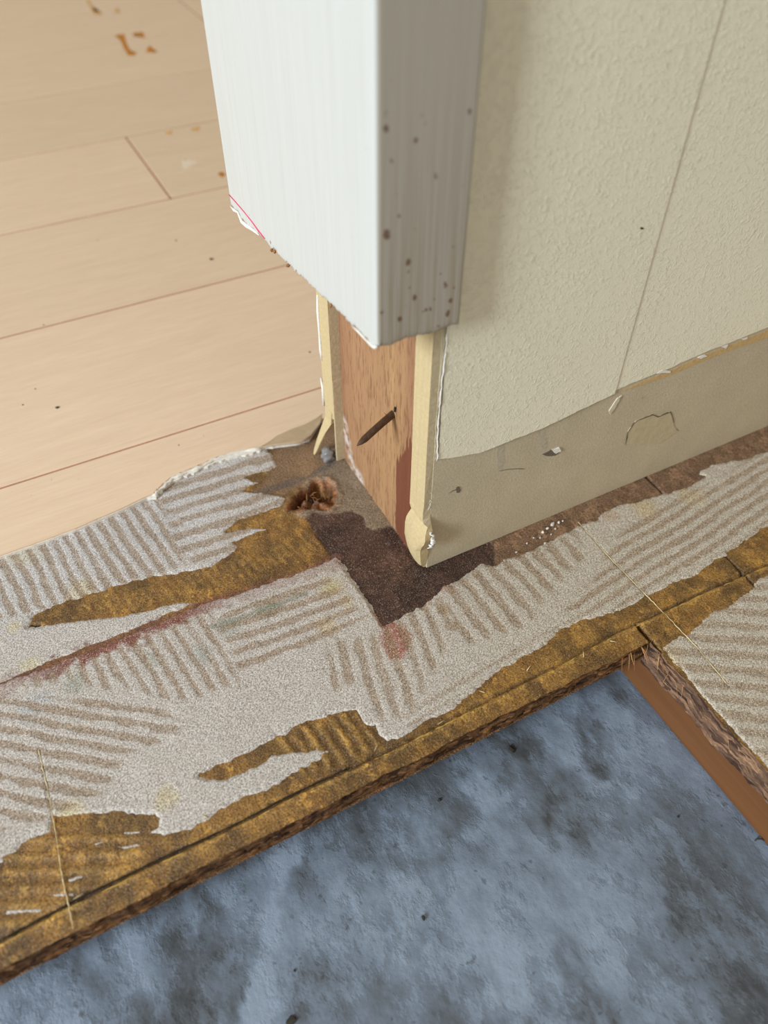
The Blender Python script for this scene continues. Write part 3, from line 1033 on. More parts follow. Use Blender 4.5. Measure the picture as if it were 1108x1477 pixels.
fq += [list(range(A0, A1 + 1))[::-1] + [n0, n0 + 2][:0] + []] if False else []
za = np.zeros(4)
stud = build('stud', np.concatenate([Vs, Vb]), np.array(fq), M_STUD, wall,
             {'stain': np.concatenate([stain, za]), 'edge': np.concatenate([edge, za]), 'white': np.concatenate([white, za])})
stud['label'] = 'reddish beech stud with a dark brown stain low on its right edge'

# right-hand plasterboard, its crushed foot bulging out
zl = np.array([0, .004, .012, .025, .040, .055, .070, .082, .092, .102, .112, .118, .126, .135, .16, .25, .4, .6, 1.0, WALLTOP])
xr = np.interp(zl, [0, .012, .03, .055, .075, .088, .1, .112, .125, .14, .3], [-.004, -.001, .001, .003, .010, .016, .015, .007, .001, 0, 0])
xl = np.interp(zl, [0, .01, .03, .06, .09, .115, .13], [-.026, -.035, -.042, -.044, -.043, -.0415, -.041])
yf = np.interp(zl, [0, .01, .03, .06, .085, .1, .112, .12, .135], [.004, -.003, -.008, -.011, -.010, -.008, .000, -.005, -.004])
V, F = [], []
NC = 9
for i, zz in enumerate(zl):
    cx = (xl[i] + xr[i]) / 2
    bulge = max(0, 1 - abs(zz - .05) / .07)
    for k in range(NC):                                  # front arc, left to right
        t = k / (NC - 1)
        xx = xl[i] + (xr[i] - xl[i]) * t
        V.append((xx + random.uniform(-.0007, .0007), yf[i] - .005 * bulge * math.sin(math.pi * t) + .003 * (t > .99) * bulge + random.uniform(-.0006, .0006), zz + (random.uniform(-.001, .001) if 0 < i < 14 else 0)))
    V.append((max(xr[i] - .0005, -.0005) if zz > .13 else xr[i] * .8, .0085, zz))
    V.append((-.041, .0085, zz))
R_ = NC + 2
for i in range(len(zl) - 1):
    for k in range(R_):
        k2 = (k + 1) % R_
        F.append((i * R_ + k, i * R_ + k2, (i + 1) * R_ + k2, (i + 1) * R_ + k))
F.append(tuple(range(R_))[::-1])
core = build('plaster_core', V, F, M_CORE, wall, smooth=False)
core['label'] = 'cream gypsum edge of the right board, crushed at its foot'
me = core.data
me.materials.append(M_COREDK)
for p in me.polygons:
    c = p.center / S
    if c.x > -.003 and p.normal.x > .5 and c.z > .115:
        p.material_index = 1
# torn white paper fluff on the bulge
fl = []
for k in range(26):
    t = k / 25
    zz = .106 - .05 * t
    fl.append((np.interp(zz, zl, xr) + .001 + random.uniform(-.002, .003), .004 + random.uniform(-.003, .004) + .003 * math.sin(3 * t), zz))
tube('torn_paper_fringe', fl, [.0008 + .0026 * math.sin(math.pi * min(1, k / 25 + .02)) * random.uniform(.7, 1.2) for k in range(26)], M_FLUFF, wall, 7)
# long face of the right-hand board
bm = box_bm(-.040, 0.0, .0085, WALLEND, -.0, WALLTOP, .0006, 1)
face = bm_build('plasterboard', bm, M_DRY, wall)
face['label'] = 'grey plasterboard paper bared where the baseboard was'
# fibres along its bottom edge and front edge
for k in range(10):
    zz = .06 + random.random() * .17
    sliver('paper_fibre', (.0, .0075, zz), (.0025, .0045 + random.uniform(-.004, .003), zz + random.uniform(-.005, .005)), .0005, M_FLUFF, wall)

# left-hand plasterboard with its foot broken away
ZL = .105
bm = bmesh.new()
outl = [(-.340, 0), (-.338, 0)]
lv = []
zs_ = [ZL, .13, .16, .20, .26, .32, .38, .45, .6, WALLTOP]
for i, zz in enumerate(zs_):
    jx = random.uniform(-.002, .003) if i < 8 else 0
    lv.append([bm.verts.new((-.343 + jx + (.012 if i == 0 else 0), -.015, zz + (-.02 if i == 0 else 0))), bm.verts.new((-.300, -.015, zz)), bm.verts.new((-.300, .02, zz)), bm.verts.new((-.343, .02, zz))])
for a, b in zip(lv[:-1], lv[1:]):
    for k in range(4):
        bm.faces.new((a[k], a[(k + 1) % 4], b[(k + 1) % 4], b[k]))
bm.faces.new(lv[0][::-1])
left = bm_build('plaster_core', bm, M_CORE, wall)
left['label'] = 'cream gypsum edge of the left board, broken at its foot'
left.data.materials.append(M_COREDK)
for p in left.data.polygons:
    if p.normal.x > .8:
        p.material_index = 1
bm_build('plasterboard', box_bm(-.343, -.300, .02, WALLEND, 0, WALLTOP), M_DRY, wall)
bm_build('core_side_strip', box_bm(-.304, -.2994, -.0146, .0025, .003, .19, .0003, 1), M_COREDK, wall)
bm_build('broken_foot', box_bm(-.338, -.304, .004, .02, 0, ZL, .002, 1), M_CAVITY, wall)  # recessed foot coloured dark for the shade in the gap
# solid dark lump painting the shade of the hollow at the broken foot
hol = bmesh.new()
bmesh.ops.create_icosphere(hol, subdivisions=3, radius=1.0)
for v in hol.verts:
    v.co = Vector((-.322 + v.co.x * .016, .006 + v.co.y * .012, .045 + v.co.z * .062)) + Vector((random.uniform(-1, 1), random.uniform(-1, 1), random.uniform(-1, 1))) * .0012
bm_build('hollow', hol, M_CAVITY, wall, True)['label'] = 'painted shade of the crumbled hollow in the foot of the left board'
# paper strip peeling off the foot
pa = [pl((474, 590), 1, -.0155), pl((474, 606), 1, -.017), pl((466, 622), 1, -.026), pl((460, 636), 1, -.036), pl((455, 650), 1, -.044), pl((453, 655), 1, -.047)]
wd = [.016, .0145, .010, .008, .006, .003]
V, F = [], []
for i, (p, ww) in enumerate(zip(pa, wd)):
    V += [(p[0] - ww, p[1], p[2]), (p[0] + ww * .9, p[1] - .001, p[2]), (p[0] + ww * .9, p[1] + .0025, p[2] + .001), (p[0] - ww, p[1] + .0035, p[2] + .001)]
for i in range(len(pa) - 1):
    for k in range(4):
        k2 = (k + 1) % 4
        F.append((i * 4 + k, i * 4 + k2, i * 4 + 4 + k2, i * 4 + 4 + k))
F += [(3, 2, 1, 0), tuple(len(V) - 4 + k for k in range(4))]
build('peeled_strip', V, F, M_CORE, wall, smooth=False)['label'] = 'cream strip peeling outward from the broken foot'
# torn white edge of the left board
for pts in ([(458, 425), (459, 450), (461, 480), (463, 505), (464, 520)], [(463, 545), (466, 560), (467, 585)]):
    tube('torn_paper_fringe', [tuple(pl(p, 1, -.0155)) for p in pts], [.0018, .003, .0022, .0032, .0012][:len(pts)], M_FLUFF, wall, 6)


# ---------- wallpaper, two strips
def WP(ps):
    return [(pl(p, 0, 0.001)[1], pl(p, 0, 0.001)[2]) for p in ps]


def sheet(name, lower, top, xo, lift, label):
    """paper sheet on the wall: lower edge points (Y, z), straight up to top"""
    ly = np.array([p[0] for p in lower]); lz = np.array([p[1] for p in lower])
    yv = np.unique(np.concatenate([np.linspace(ly[0], min(ly[-1], 1.1), 150), np.linspace(min(ly[-1], 1.1), ly[-1], 10)]))
    zb = np.interp(yv, ly, lz) + fbm(yv, yv * 0, 60, int(xo * 1e5), 3) * .0012
    tt = np.concatenate([np.linspace(0, .06, 14), np.linspace(.06, 1, 16)[1:]])
    A, T = np.meshgrid(np.arange(len(yv)), tt, indexing='ij')
    zz = zb[A] + T * (top - zb[A])
    dz = zz - zb[A]
    xx = xo + lift * np.exp(-dz / .02) * (0.6 + .6 * fbm(yv[A], dz * 0, 9, 15)) + .0012
    v1 = np.stack([xx.ravel(), yv[A].ravel(), zz.ravel()], 1)
    v2 = v1.copy(); v2[:, 0] -= .0011
    q = quads(*A.shape)
    nt = len(tt)
    n = len(v1)
    rim = []
    low = np.arange(len(yv)) * nt
    for i in range(len(yv) - 1):
        rim.append([low[i], low[i + 1], low[i + 1] + n, low[i] + n])
    for i in range(nt - 1):
        rim.append([i + 1, i, i + n, i + 1 + n])
        j = (len(yv) - 1) * nt + i
        rim.append([j, j + 1, j + 1 + n, j + n])
    rim = np.array(rim)
    vv = np.concatenate([v1, v2])
    Fq = np.concatenate([q[:, ::-1], q + n, np.arange(rim.size).reshape(rim.shape) + 2 * n])
    o = build(name, np.concatenate([vv, vv[rim.ravel()]]), Fq[:, ::-1], M_PAPER, wall)
    o['label'] = label
    return o


lowA = WP([(634, 661), (660, 658), (692, 652), (720, 641), (734, 635), (784, 616), (835, 591), (886, 567)])
lowA[0] = (.0145, lowA[0][1])
seamY = lowA[-1][0]
lowB = [(seamY - .002, pl((888, 563), 0, .001)[2])] + WP([(930, 545), (968, 530), (1014, 509), (1060, 491), (1108, 472)]) + [(1.2, .283), (WALLEND, .29)]
sheet('wallpaper', lowA, WALLTOP - .02, 0.0012, .0007, 'wallpaper strip next to the casing')
sheet('wallpaper', lowB, WALLTOP - .02, .0, .0002, 'wallpaper strip beyond the vertical seam')
# ragged white cut edge beside the casing
pts, rr = [], []
for k in range(40):
    zz = .245 + (.475 - .245) * k / 39
    pts.append((.0022 + random.uniform(-.0006, .0008), .0128 + random.uniform(-.0008, .0006) - .002 * math.sin(k / 9), zz))
    rr.append(random.uniform(.0006, .0015))
tube('wallpaper_edge', pts, rr, M_FLUFF, wall, 6)['label'] = 'ragged white cut edge of the wallpaper'
pts = [(p[0] - .001, p[1] - .0026 + random.uniform(-.0006, .0006), p[2]) for p in pts]
tube('wallpaper_edge', pts, [r * .7 for r in rr], M_COREDK, wall, 5)
# tan glue line under the farther strip


# ---------- marks on the bared board
def wall_patch(name, ps, th, mat, label=None, x0=0.0):
    poly = [(pl(p, 0, 0)[1], pl(p, 0, 0)[2]) for p in ps]
    o = prism(name, poly, 0, x0 - .0005, x0 + th, mat, wall)
    if label:
        o['label'] = label
    return o


def jagged(ps, n=6, amp=2.0):
    out = []
    for i in range(len(ps)):
        a, b = ps[i], ps[(i + 1) % len(ps)]
        for k in range(n):
            t = k / n
            out.append((a[0] + (b[0] - a[0]) * t + random.uniform(-amp, amp), a[1] + (b[1] - a[1]) * t + random.uniform(-amp, amp)))
    return out


wall_patch('glue_band', [(895, 565), (930, 549), (968, 534), (1014, 513), (1060, 495), (1108, 476), (1200, 440), (1200, 452), (1108, 487), (1060, 503), (1014, 521), (968, 541), (930, 554)], .0005, M_BAND, 'tan glue band under the farther wallpaper strip')
for ps in ([(947, 538), (955, 533), (967, 534), (966, 537), (955, 537)], [(1005, 515), (1016, 511), (1020, 513), (1010, 517)], [(1040, 500), (1050, 497), (1046, 502)], [(1070, 489), (1078, 486), (1074, 490)]):
    wall_patch('paper_shred', jagged(ps, 2, .5), .0018, M_FLUFF)
wall_patch('paper_tear', jagged([(903, 640), (906, 622), (918, 606), (938, 598), (950, 601), (966, 594), (972, 612), (978, 622), (950, 640)], 4, 1.0), .0009, M_BLIST, 'round torn blister of paper')
cu = [(902, 641), (905, 624), (914, 610), (920, 606), (930, 602), (941, 598), (950, 601), (958, 597), (967, 594), (970, 600), (972, 610)]
tube('curl_shadow', [(.0008, pl(p, 0, 0)[1], pl(p, 0, 0)[2]) for p in cu], [.0003, .0008, .0009, .0006, .0011, .0008, .0005, .0010, .0006, .0004, .0002], M_CURLSHADE, wall, 6)  # thin dark line painting the shadow along the blister's upper edge
wall_patch('paper_tear', jagged([(891, 573), (896, 570), (890, 582), (880, 597), (878, 592)], 3, .6), .0016, M_TORN)
for ps in ([(772, 617), (785, 612), (790, 640), (786, 652), (780, 648), (778, 632)], [(717, 645), (727, 640), (728, 665), (722, 680), (717, 672)], [(930, 570), (934, 566), (930, 576), (926, 576)], [(1008, 515), (1020, 512), (1018, 518), (1004, 520)], [(958, 533), (966, 531), (962, 537), (950, 541)]):
    wall_patch('glue_streak', jagged(ps, 3, .8), .0002, M_STREAK)
wall_patch('gash', jagged([(783, 655), (795, 649), (806, 648), (804, 655), (792, 658)], 3, 1.0), .0010, M_CAVITY, 'dark gash in the plasterboard paper')  # dark plate paints the shade inside the gash
wall_patch('gash_fibre', jagged([(795, 648), (806, 645), (808, 650), (800, 653)], 3, .8), .0024, M_FLUFF)
hole = [(660.5 + 3.4 * math.cos(t) * random.uniform(.7, 1.2), 706 + 4.6 * math.sin(t) * random.uniform(.8, 1.15)) for t in np.linspace(0, 6.28, 13)[:-1]]
wall_patch('nail_hole', hole, .0008, M_CAVITY, 'small nail hole near the board foot')  # raised dark disc paints the shade of the hole, no real depth
tube('scratch', [(.0006, *pl(p, 0, 0)[1:]) for p in [(720, 679), (732, 677), (744, 676), (756, 676)]], .0004, M_CAVITY, wall, 5)
tube('scratch', [(.0006, *pl(p, 0, 0)[1:]) for p in [(648, 711), (652, 708), (658, 706)]], .0004, M_CAVITY, wall, 5)
wall_patch('dirt_mark', [(924 + 2.6 * math.cos(t), 328 + 1.6 * math.sin(t)) for t in np.linspace(0, 6.28, 9)[:-1]], .0006, M_DARKBIT, None, .0024)

# ---------- flooring with the torn edge
ZV = .010
seams = [-.5095 - .49 * k for k in range(11)]
floor_edge = [(-420, 958), (-200, 876), (-60, 823), (0, 801), (54, 782), (108, 762), (171, 735), (221, 711), (226, 705), (232, 700), (246, 688), (271, 677), (296, 666), (316, 657), (345, 650), (372, 645), (397, 641), (429, 637), (446, 631), (462, 606), (480, 596)]
ep = [tuple(G(p, ZV)) for p in floor_edge]
ep2 = []
for i in range(len(ep) - 1):
    for k in range(5):
        t = k / 5
        j = .0016 if 7 <= i <= 15 else .0004
        ep2.append((ep[i][0] * (1 - t) + ep[i + 1][0] * t + random.uniform(-j, j), ep[i][1] * (1 - t) + ep[i + 1][1] * t))
ep2.append(ep[-1])
Y0F, Y1F = -3.2, 7.0
GW = .0029                                       # half width of a seam
wl = -.346
# backing sheet: follows the tear, a little beyond it where the foam shows
back = []
for (x, y) in ep2:
    k = 0.0105 if G((221, 711), ZV)[1] - .002 < y < G((376, 645), ZV)[1] else .0012
    back.append((x + k + (random.uniform(-.0035, .0025) if k > .002 else 0), y))
back = [(back[0][0], Y0F)] + back + [(wl, back[-1][1] + .0005), (wl, Y1F)]


def strip_plate(name, edge, xleft, z0, z1, mat, parent=None):
    """plate between the straight line x = xleft and a ragged edge that runs along Y"""
    V, F = [], []
    for x, y in edge:
        V += [(xleft, y, z0), (x, y, z0), (x, y, z1), (xleft, y, z1)]
    for i in range(len(edge) - 1):
        for k in range(4):
            k2 = (k + 1) % 4
            F.append((i * 4 + k, i * 4 + k2, i * 4 + 4 + k2, i * 4 + 4 + k))
    e = len(V) - 4
    F += [(0, 1, 2, 3), (e + 3, e + 2, e + 1, e)]
    bm = bmesh.new()
    vs_ = [bm.verts.new(v) for v in V]
    for f in F:
        bm.faces.new([vs_[c] for c in f])
    return bm_build(name, bm, mat, parent)


floor = strip_plate('floor', back, seams[-1], .0012, ZV - .0030, M_FOAM)
tag(floor, 'pale wood-look sheet flooring torn off along a ragged white edge', 'floor', kind='structure')


def plank(poly):
    bm = bmesh.new()
    v0 = [bm.verts.new((a, b, ZV)) for a, b in poly]
    f = bm.faces.new(v0)
    r = bmesh.ops.extrude_face_region(bm, geom=[f])
    for v in [g for g in r['geom'] if isinstance(g, bmesh.types.BMVert)]:
        v.co.z = ZV - .0030
    if len(poly) <= 6:
        ed = [e for e in bm.edges if e.verts[0].co.z > ZV - .001 and e.verts[1].co.z > ZV - .001]
        bmesh.ops.bevel(bm, geom=ed, offset=.0016, segments=1, affect='EDGES')
    bmesh.ops.triangulate(bm, faces=[f for f in bm.faces if len(f.verts) > 4])
    return bm_build('plank', bm, M_VINYL, floor)


strip_plate('plank', [(ep2[0][0], Y0F)] + ep2 + [(wl - .004, ep2[-1][1] + .01), (wl - .004, Y1F)], seams[0] + GW, ZV - .0030, ZV, M_VINYL, floor)
joints = {0: [-1.35, 2.4], 1: [-2.2, 1.4, 3.8], 2: [.0265, 3.1], 3: [-1.6, 2.0], 4: [-2.6, .95, 3.4], 5: [.655, 4.0], 6: [-.9, 2.6], 7: [-2.0, 1.6], 8: [-.3, 3.0], 9: [-1.5, 2.2]}
for k in range(10):
    cuts = [Y0F] + joints[k] + [Y1F]
    for y0, y1 in zip(cuts[:-1], cuts[1:]):
        plank([(seams[k + 1] + GW, y0 + GW), (seams[k] - GW, y0 + GW), (seams[k] - GW, y1 - GW), (seams[k + 1] + GW, y1 - GW)])
# brown bottom of the seams
for k in range(10):
    bm_build('seam', box_bm(seams[k] - GW * 1.6, seams[k] + GW * 1.6, Y0F, Y1F, ZV - .0034, ZV - .0014), M_GROOVE, floor)
for k, js in joints.items():
    for y in js:
        bm_build('seam', box_bm(seams[k + 1], seams[k], y - GW * 1.6, y + GW * 1.6, ZV - .0034, ZV - .0014), M_GROOVE, floor)

# lifted thin flap beside the wall
fp = [[(384, 640), (372, 646)], [(400, 628), (396, 642)], [(420, 619), (418, 640)], [(440, 612), (434, 638)], [(455, 604), (448, 629)], [(466, 596), (461, 612)]]
V, F = [], []
for i, (a, b) in enumerate(fp):
    for k in range(7):
        t = k / 6
        p = (a[0] * (1 - t) + b[0] * t, a[1] * (1 - t) + b[1] * t)
        zz = ZV + .0008 + .007 * t * t * math.sin(math.pi * (i + .3) / 5.6) + .001 * math.sin(i * 2 + k)
        g = G(p, zz)
        V.append((g[0], g[1], zz))
n = len(V)
V = V + [(a, b, c - .0012) for a, b, c in V]
for i in range(len(fp) - 1):
    for k in range(6):
        q = [i * 7 + k, i * 7 + k + 1, i * 7 + 8 + k, i * 7 + 7 + k]
        F += [q, [c + n for c in q[::-1]]]
for i in range(len(fp) - 1):
    F.append([i * 7 + 6, i * 7 + 6 + n, i * 7 + 13 + n, i * 7 + 13])
build('flap', V, F, M_FLAP, floor)['label'] = 'thin greyish lifted lip of flooring by the stud'
# crumpled white fringe of foam on the tear
pts, rr = [], []
for p in [(219, 712), (224, 708), (229, 702), (238, 695), (247, 688), (258, 683), (271, 677), (283, 672), (296, 666), (306, 661), (316, 657), (330, 653), (345, 649), (358, 647), (372, 645)]:
    g = G(p, ZV)
    for s_ in range(2):
        pts.append((g[0] + .003 + random.uniform(-.002, .002), g[1] + s_ * .008 + random.uniform(-.001, .001), ZV - .003 + random.uniform(-.001, .0015)))
        rr.append(random.uniform(.0022, .0048))
rr[0] = rr[-1] = .0008
tube('foam_fringe', pts, rr, M_FOAM, floor, 7)['label'] = 'ragged white foam fringe of the tear'


def stain(ps, mat, name='rust_mark'):
    poly = [tuple(G(p, ZV)) for p in ps]
    out = []
    for i in range(len(poly)):
        a, b = poly[i], poly[(i + 1) % len(poly)]
        for k in range(5):
            t = k / 5
            out.append((a[0] + (b[0] - a[0]) * t + random.uniform(-.004, .004), a[1] + (b[1] - a[1]) * t + random.uniform(-.003, .003)))
    return prism(name, out, 2, ZV - .0004, ZV + .0002, mat, floor)


stain([(166, 51), (179, 49), (180, 55), (186, 68), (188, 73), (197, 75), (196, 80), (184, 80), (179, 70), (172, 57)], M_RUSTMK)
stain([(191, 48), (205, 46), (210, 55), (206, 55), (201, 51), (192, 52)], M_RUSTMK)
stain([(210, 75), (216, 65), (220, 70), (227, 74), (224, 76)], M_RUSTMK)
stain([(124, 0), (129, 0), (136, 16), (147, 18), (146, 22), (135, 21), (130, 10)], M_RUSTPALE)
stain([(164, 18), (169, 11), (174, 17), (170, 19)], M_RUSTPALE)
stain([(274, 186), (288, 182), (286, 189), (280, 189)], M_RUSTPALE)
stain([(238, 192), (249, 188), (247, 195)], M_RUSTPALE)
stain([(314, 250), (322, 248), (326, 253), (319, 256)], M_RUSTMK)
stain([(262, 232), (272, 230), (284, 234), (274, 240), (266, 244)], M_SCUFF, 'scuff')

# ================================================================== OBJECTS
# ---------- casing round the wall end, sawn off above the floor
YC, XC, XL = -.093, .0215, -.486
fpx = [(331, 294), (335, 300), (343, 305), (348, 316), (354, 324), (361, 328), (372, 337), (380, 345), (390, 359), (397, 362), (417, 383), (432, 398), (446, 411), (460, 425), (478, 440), (498, 461), (516, 477), (528, 490), (537, 500), (543, 500)]
fb = np.array([[pl(p, 1, YC)[0], pl(p, 1, YC)[2]] for p in fpx])
rpx = [(546, 500), (565, 498), (587, 488), (604, 484), (621, 482), (643, 474), (652, 469), (663, 468)]
rb = np.array([[pl(p, 0, XC)[1], pl(p, 0, XC)[2]] for p in rpx])
prof = []
for xx in np.linspace(XL + .004, XC - .006, 200):
    prof.append((xx, YC, np.interp(xx, fb[:, 0], fb[:, 1])))
for k in range(1, 6):
    an = math.pi / 2 * k / 6
    prof.append((XC - .006 + .006 * math.sin(an), YC + .006 - .006 * math.cos(an), (fb[-1, 1] + rb[0, 1]) / 2))
for yy in np.linspace(YC + .006, .0165, 50):
    prof.append((XC, yy, np.interp(yy, rb[:, 0], rb[:, 1])))
nfr = len(prof)
for q in [(XC - .001, .0178), (.0045, .0178), (.0045, -.022), (-.347, -.022), (-.347, .022), (XL, .022), (XL, YC + .003), (XL + .0015, YC + .0008)]:
    prof.append((q[0], q[1], fb[0, 1] if q[0] < -.3 else rb[-1, 1]))
prof = np.array(prof)
npf = len(prof)
arc = np.arange(npf)
jag = fbm(arc, arc * 0, .35, 101, 3) * .004 + fbm(arc, arc * 0 + 7, .9, 103, 2) * .0022
jag[200:nfr] *= .35
jag[nfr:] = 0
rows = np.concatenate([[0, .002], np.linspace(.005, .46, 150), np.linspace(.5, 1, 6), [3.0, WALLTOP - .6]])
A, Rw = np.meshgrid(np.arange(npf), rows, indexing='ij')
zb = prof[:, 2] + jag
zz = zb[A] + Rw
zz[:, -1] = WALLTOP - .1
zz[:, -2] = 3.5
xx, yy = prof[A, 0].copy(), prof[A, 1].copy()
chipz = np.exp(-Rw / .003) * (A < nfr)                  # crumbled lip
yy += chipz * .0015 * (A < 205)
xx -= chipz * .0015 * (A >= 205)
xv, yv_, zv = xx.ravel(), yy.ravel(), zz.ravel()
front = (A.ravel() < 203)
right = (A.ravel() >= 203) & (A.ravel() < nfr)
spot = np.zeros(len(xv)); dirt = np.zeros(len(xv))
for (px, py, r, a_) in [(557, 186, 4.5, 1), (557, 165, 4, .7), (609, 165, 3, .7), (614, 178, 3, .7), (600, 202, 4, .9), (565, 232, 3, .9), (558, 338, 7, 1), (576, 311, 3, .9), (628, 254, 5, .7), (572, 280, 3, .6),
                        (589, 378, 5, 1), (589, 392, 3.5, .8), (598, 429, 4.5, 1), (577, 460, 4.5, 1), (646, 452, 5, 1), (627, 432, 3, .9), (642, 410, 3.5, .9), (654, 356, 3, .8), (678, 160, 4, .8), (643, 412, 4, .9), (650, 434, 4.5, .9),
                        (551, 450, 4, .8), (615, 446, 3.5, .9), (621, 446, 3, .9), (610, 450, 3, .7), (632, 470, 3, .7), (590, 415, 3, .8), (585, 440, 3, .7), (598, 330, 2.5, .7), (668, 270, 2.5, .6), (636, 395, 2.5, .8), (655, 415, 2.5, .8), (564, 117, 4, .5), (655, 40, 5, .4)]:
    q = pl((px, py), 0, XC)
    d = np.hypot(yv_ - q[1], (zv - q[2]) * .75) / (r * .00068)
    spot = np.maximum(spot, right * a_ * np.clip(1.5 - d, 0, 1))
for (px, py, r, a_) in [(528, 216, 2.5, .5), (510, 305, 2.2, .5), (437, 306, 2.5, .5), (432, 150, 2, .5), (428, 35, 2, .5), (360, 311, 2, .8), (397, 364, 3, 1), (418, 384, 2.5, 1), (390, 349, 2.5, .9), (498, 458, 2, .8)]:
    q = pl((px, py), 1, YC)
    d = np.hypot(xv - q[0], zv - q[2]) / (r * .0011)
    spot = np.maximum(spot, front * a_ * np.clip(1.5 - d, 0, 1))
zr = np.interp(yv_, rb[:, 0], rb[:, 1])
dirt = right * (sstep(.30, .0, zv - zr) * .75 + .25)  # browning of the right face, stronger towards its lower end
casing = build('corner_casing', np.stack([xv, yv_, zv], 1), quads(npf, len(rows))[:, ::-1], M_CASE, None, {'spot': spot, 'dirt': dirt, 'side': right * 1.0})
# close the loop, top and bottom with a second small mesh joined in
bmj = bmesh.new()
bmj.from_mesh(casing.data)
bmj.verts.ensure_lookup_table()
nr = len(rows)
i0 = (npf - 1) * nr
for k in range(nr - 1):
    bmj.faces.new((bmj.verts[i0 + k], bmj.verts[i0 + k + 1], bmj.verts[k + 1], bmj.verts[k]))
low = [bmj.verts[i * nr] for i in range(npf)]
bmj.faces.new(low)
bmesh.ops.triangulate(bmj, faces=[f for f in bmj.faces if len(f.verts) > 4])
bmesh.ops.recalc_face_normals(bmj, faces=bmj.faces)
bmj.to_mesh(casing.data)
bmj.free()
casing.data.polygons.foreach_set('use_smooth', np.ones(len(casing.data.polygons), bool))
tag(casing, 'white casing wrapped round the wall end, sawn off above the floor', 'casing')
pk = [(331, 281), (340, 291), (352, 305), (364, 320), (374, 334), (382, 344)]
pts = [tuple(pl(p, 1, YC) + np.array([0, -.0002, 0])) for p in pk]
tube('pencil_line', pts, [.0011, .0011, .0010, .0011, .0014, .0008], M_PINK, casing, 6)['label'] = 'thin pink pencil line above the ragged cut'
pts = [tuple(pl(p, 1, YC) + np.array([0, -.0004 + random.uniform(-.0008, .0008), 0])) for p in [(332, 297), (338, 303), (344, 306), (350, 320), (357, 326), (364, 331), (374, 339)]]
tube('chipped_edge', pts, [.0010, .0024, .0016, .0030, .0034, .0024, .0010], M_FLUFF, casing, 6)
pts = [tuple(pl(p, 1, YC) + np.array([0, -.0002, 0])) for p in [(508, 470), (517, 478), (527, 489), (536, 498), (541, 501), (544, 500)]]
tube('chipped_edge', pts, [.0006, .0016, .0012, .0018, .0022, .0010], M_FLUFF, casing, 6)
for q in [(392, 361), (396, 363), (416, 383), (477, 441)]:
    p = pl(q, 1, YC)
    bm = bmesh.new()
    bmesh.ops.create_icosphere(bm, subdivisions=1, radius=.0034)
    for v in bm.verts:
        v.co = Vector(p) + v.co * random.uniform(.6, 1.2)
    bm_build('chipboard_crumb', bm, M_FIBRE, casing)

# ---------- bent nail in the stud
nb = pl((567, 597), 1, YS)
nt = pl((515, 643), 1, -.075)
nb, nt = Vector(nb), Vector(nt)
ax = (nt - nb).normalized()
pts = [nb - ax * .02, nb, nb + (nt - nb) * .3 + Vector((0, 0, .0008)), nb + (nt - nb) * .6 + Vector((0, 0, .0006)), nb + (nt - nb) * .80, nb + (nt - nb) * .9, nt]
nail = tube('nail', pts, [.0060, .0060, .0058, .0057, .0055, .0038, .0006], M_RUST, None, 10)
tag(nail, 'rusty brown nail sticking point-out from the beech stud', 'nail')
q = Vector(pl((552, 603), 1, YS - .012))
for dx, dz in ((-.003, .010), (.001, .013), (.005, .011)):
    sliver('raised_sliver', (q.x + .004, YS, q.z - .004), (q.x + dx, YS - .012, q.z + dz), .0018, M_COPPER, stud)
q = Vector(pl((571, 588), 1, YS))
sliver('raised_sliver', (q.x - .002, YS, q.z - .008), (q.x + .003, YS - .004, q.z + .006), .0026, M_DARKBIT, stud)

# ---------- glue lump at the foot of the left board
p = pl((473, 657), 2, .012)
bm = bmesh.new()
bmesh.ops.create_icosphere(bm, subdivisions=3, radius=1)
for v in bm.verts:
    nn = 1 + .35 * math.sin(5 * v.co.x + 2) * math.sin(6 * v.co.z + 1) + random.uniform(-.03, .03)
    v.co = Vector((p[0] + v.co.x * .011 * nn, p[1] + v.co.y * .012 * nn, max(.0005, .013 + v.co.z * .015 * nn)))
glue = bm_build('glue_lump', bm, M_GLUE, None, True)
tag(glue, 'shiny silvery glue lump at the foot of the stud', 'glue')

# ---------- crumbs, specks and grit
def lump(seed, flat):
    r = random.Random(seed)
    bm = bmesh.new()
    bmesh.ops.create_icosphere(bm, subdivisions=1, radius=1.0)
    for v in bm.verts:
        v.co *= r.uniform(.5, 1.2)
        v.co.z = max(v.co.z * flat, -.35 * flat) + .35 * flat
    bmesh.ops.recalc_face_normals(bm, faces=bm.faces)
    me = bpy.data.meshes.new('lump')
    bm.to_mesh(me)
    bm.free()
    return me


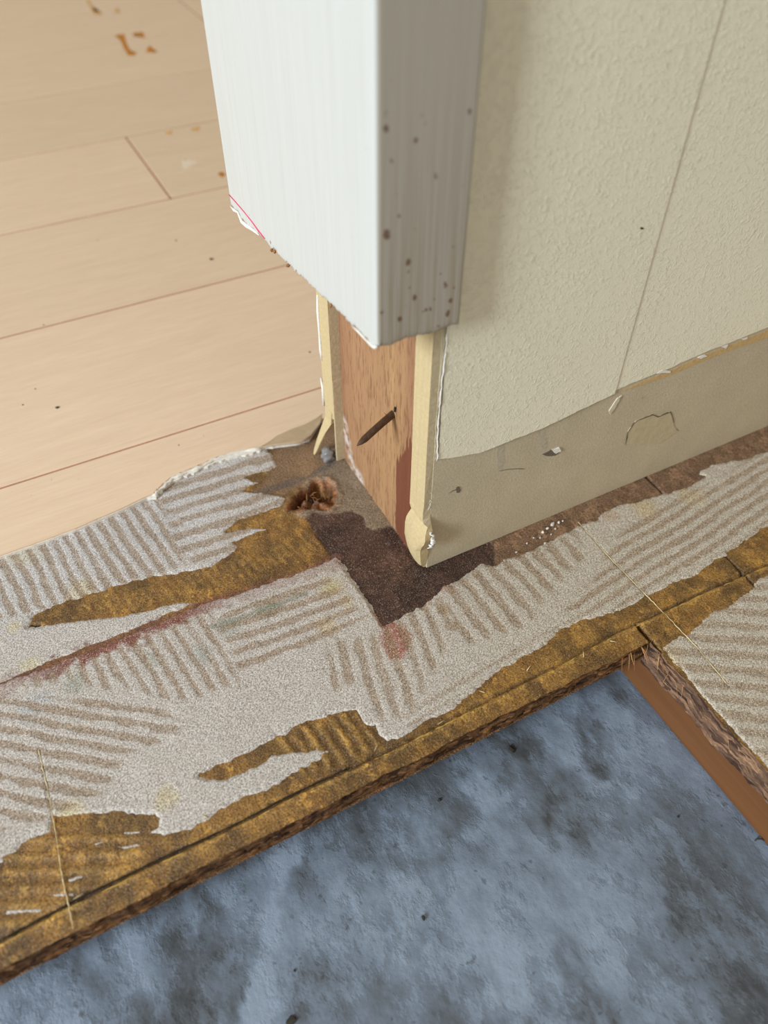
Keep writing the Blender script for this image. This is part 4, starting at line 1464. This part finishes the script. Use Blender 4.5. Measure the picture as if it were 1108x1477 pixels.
LM = {}
def scatter(name, spots, mat, z, flat, label, cat, group, own=None):
    for i, (px, py, r) in enumerate(spots):
        key = (mat.name, i % 3, flat)
        if key not in LM:
            LM[key] = lump(i % 3 + 5, flat)
            LM[key].materials.append(mat)
        o = bpy.data.objects.new(name, LM[key])
        C.objects.link(o)
        g = G((px, py), z)
        o.location = (g[0] * S, g[1] * S, z * S)
        s_ = r * .0010 * S
        o.scale = (s_, s_ * random.uniform(.7, 1.2), s_)
        o.rotation_euler = (0, 0, random.uniform(0, 6.28))
        tag(o, (own or {}).get(i, label), cat, group)


scatter('plaster_crumb', [(797, 757, 4.6), (790, 763, 3.6), (801, 763, 3.2), (806, 754, 3.0), (783, 768, 3.4), (779, 776, 2.8), (786, 784, 2.6), (812, 752, 2.2), (770, 776, 2.2), (760, 784, 2.0), (745, 797, 2.4), (795, 771, 2.4)],
        M_CRUMB, .0012, .8, 'white plaster crumb lying along the foot of the grey board', 'crumb', 'plaster crumbs at the wall foot', {0: 'largest white plaster crumb in the cluster at the foot of the grey board'})
scatter('dirt_speck', [(305, 374, 5.6), (254, 347, 3.4), (63, 469, 3.0), (83, 588, 4.2), (33, 584, 2.6), (141, 346, 2.2), (447, 508, 2.4), (51, 561, 2.0), (258, 642, 2.0)],
        M_DARKBIT, ZV, .35, 'dark dirt speck on the pale wood-look flooring', 'dirt', 'dirt specks on the flooring', {0: 'large dark dirt speck on the flooring beside the casing bottom'})
scatter('grit', [(738, 1081, 6.5), (634, 1154, 4.0), (611, 1324, 4.5), (420, 1472, 7.0), (978, 1178, 2.6), (425, 1400, 3.0)],
        M_DARKBIT, ZC + .0006, .6, 'small dark bit of grit on the open blue-grey concrete', 'grit', 'grit on the concrete', {0: 'dark lump of grit on the concrete near the sawn board edge', 4: 'tiny dark grain on the concrete near the joist'})
wr = [(1089, 1213), (1092, 1210), (1098, 1210), (1104, 1213), (1109, 1220)]
wz = ZC + .004
wire = tube('bent_wire', [(*G(p, wz + .003 * math.sin(i * .9)), wz + .003 * math.sin(i * .9)) for i, p in enumerate(wr)], .0013, M_DARKBIT, None, 6)
tag(wire, 'short bent black wire on the concrete beside the joist', 'wire')
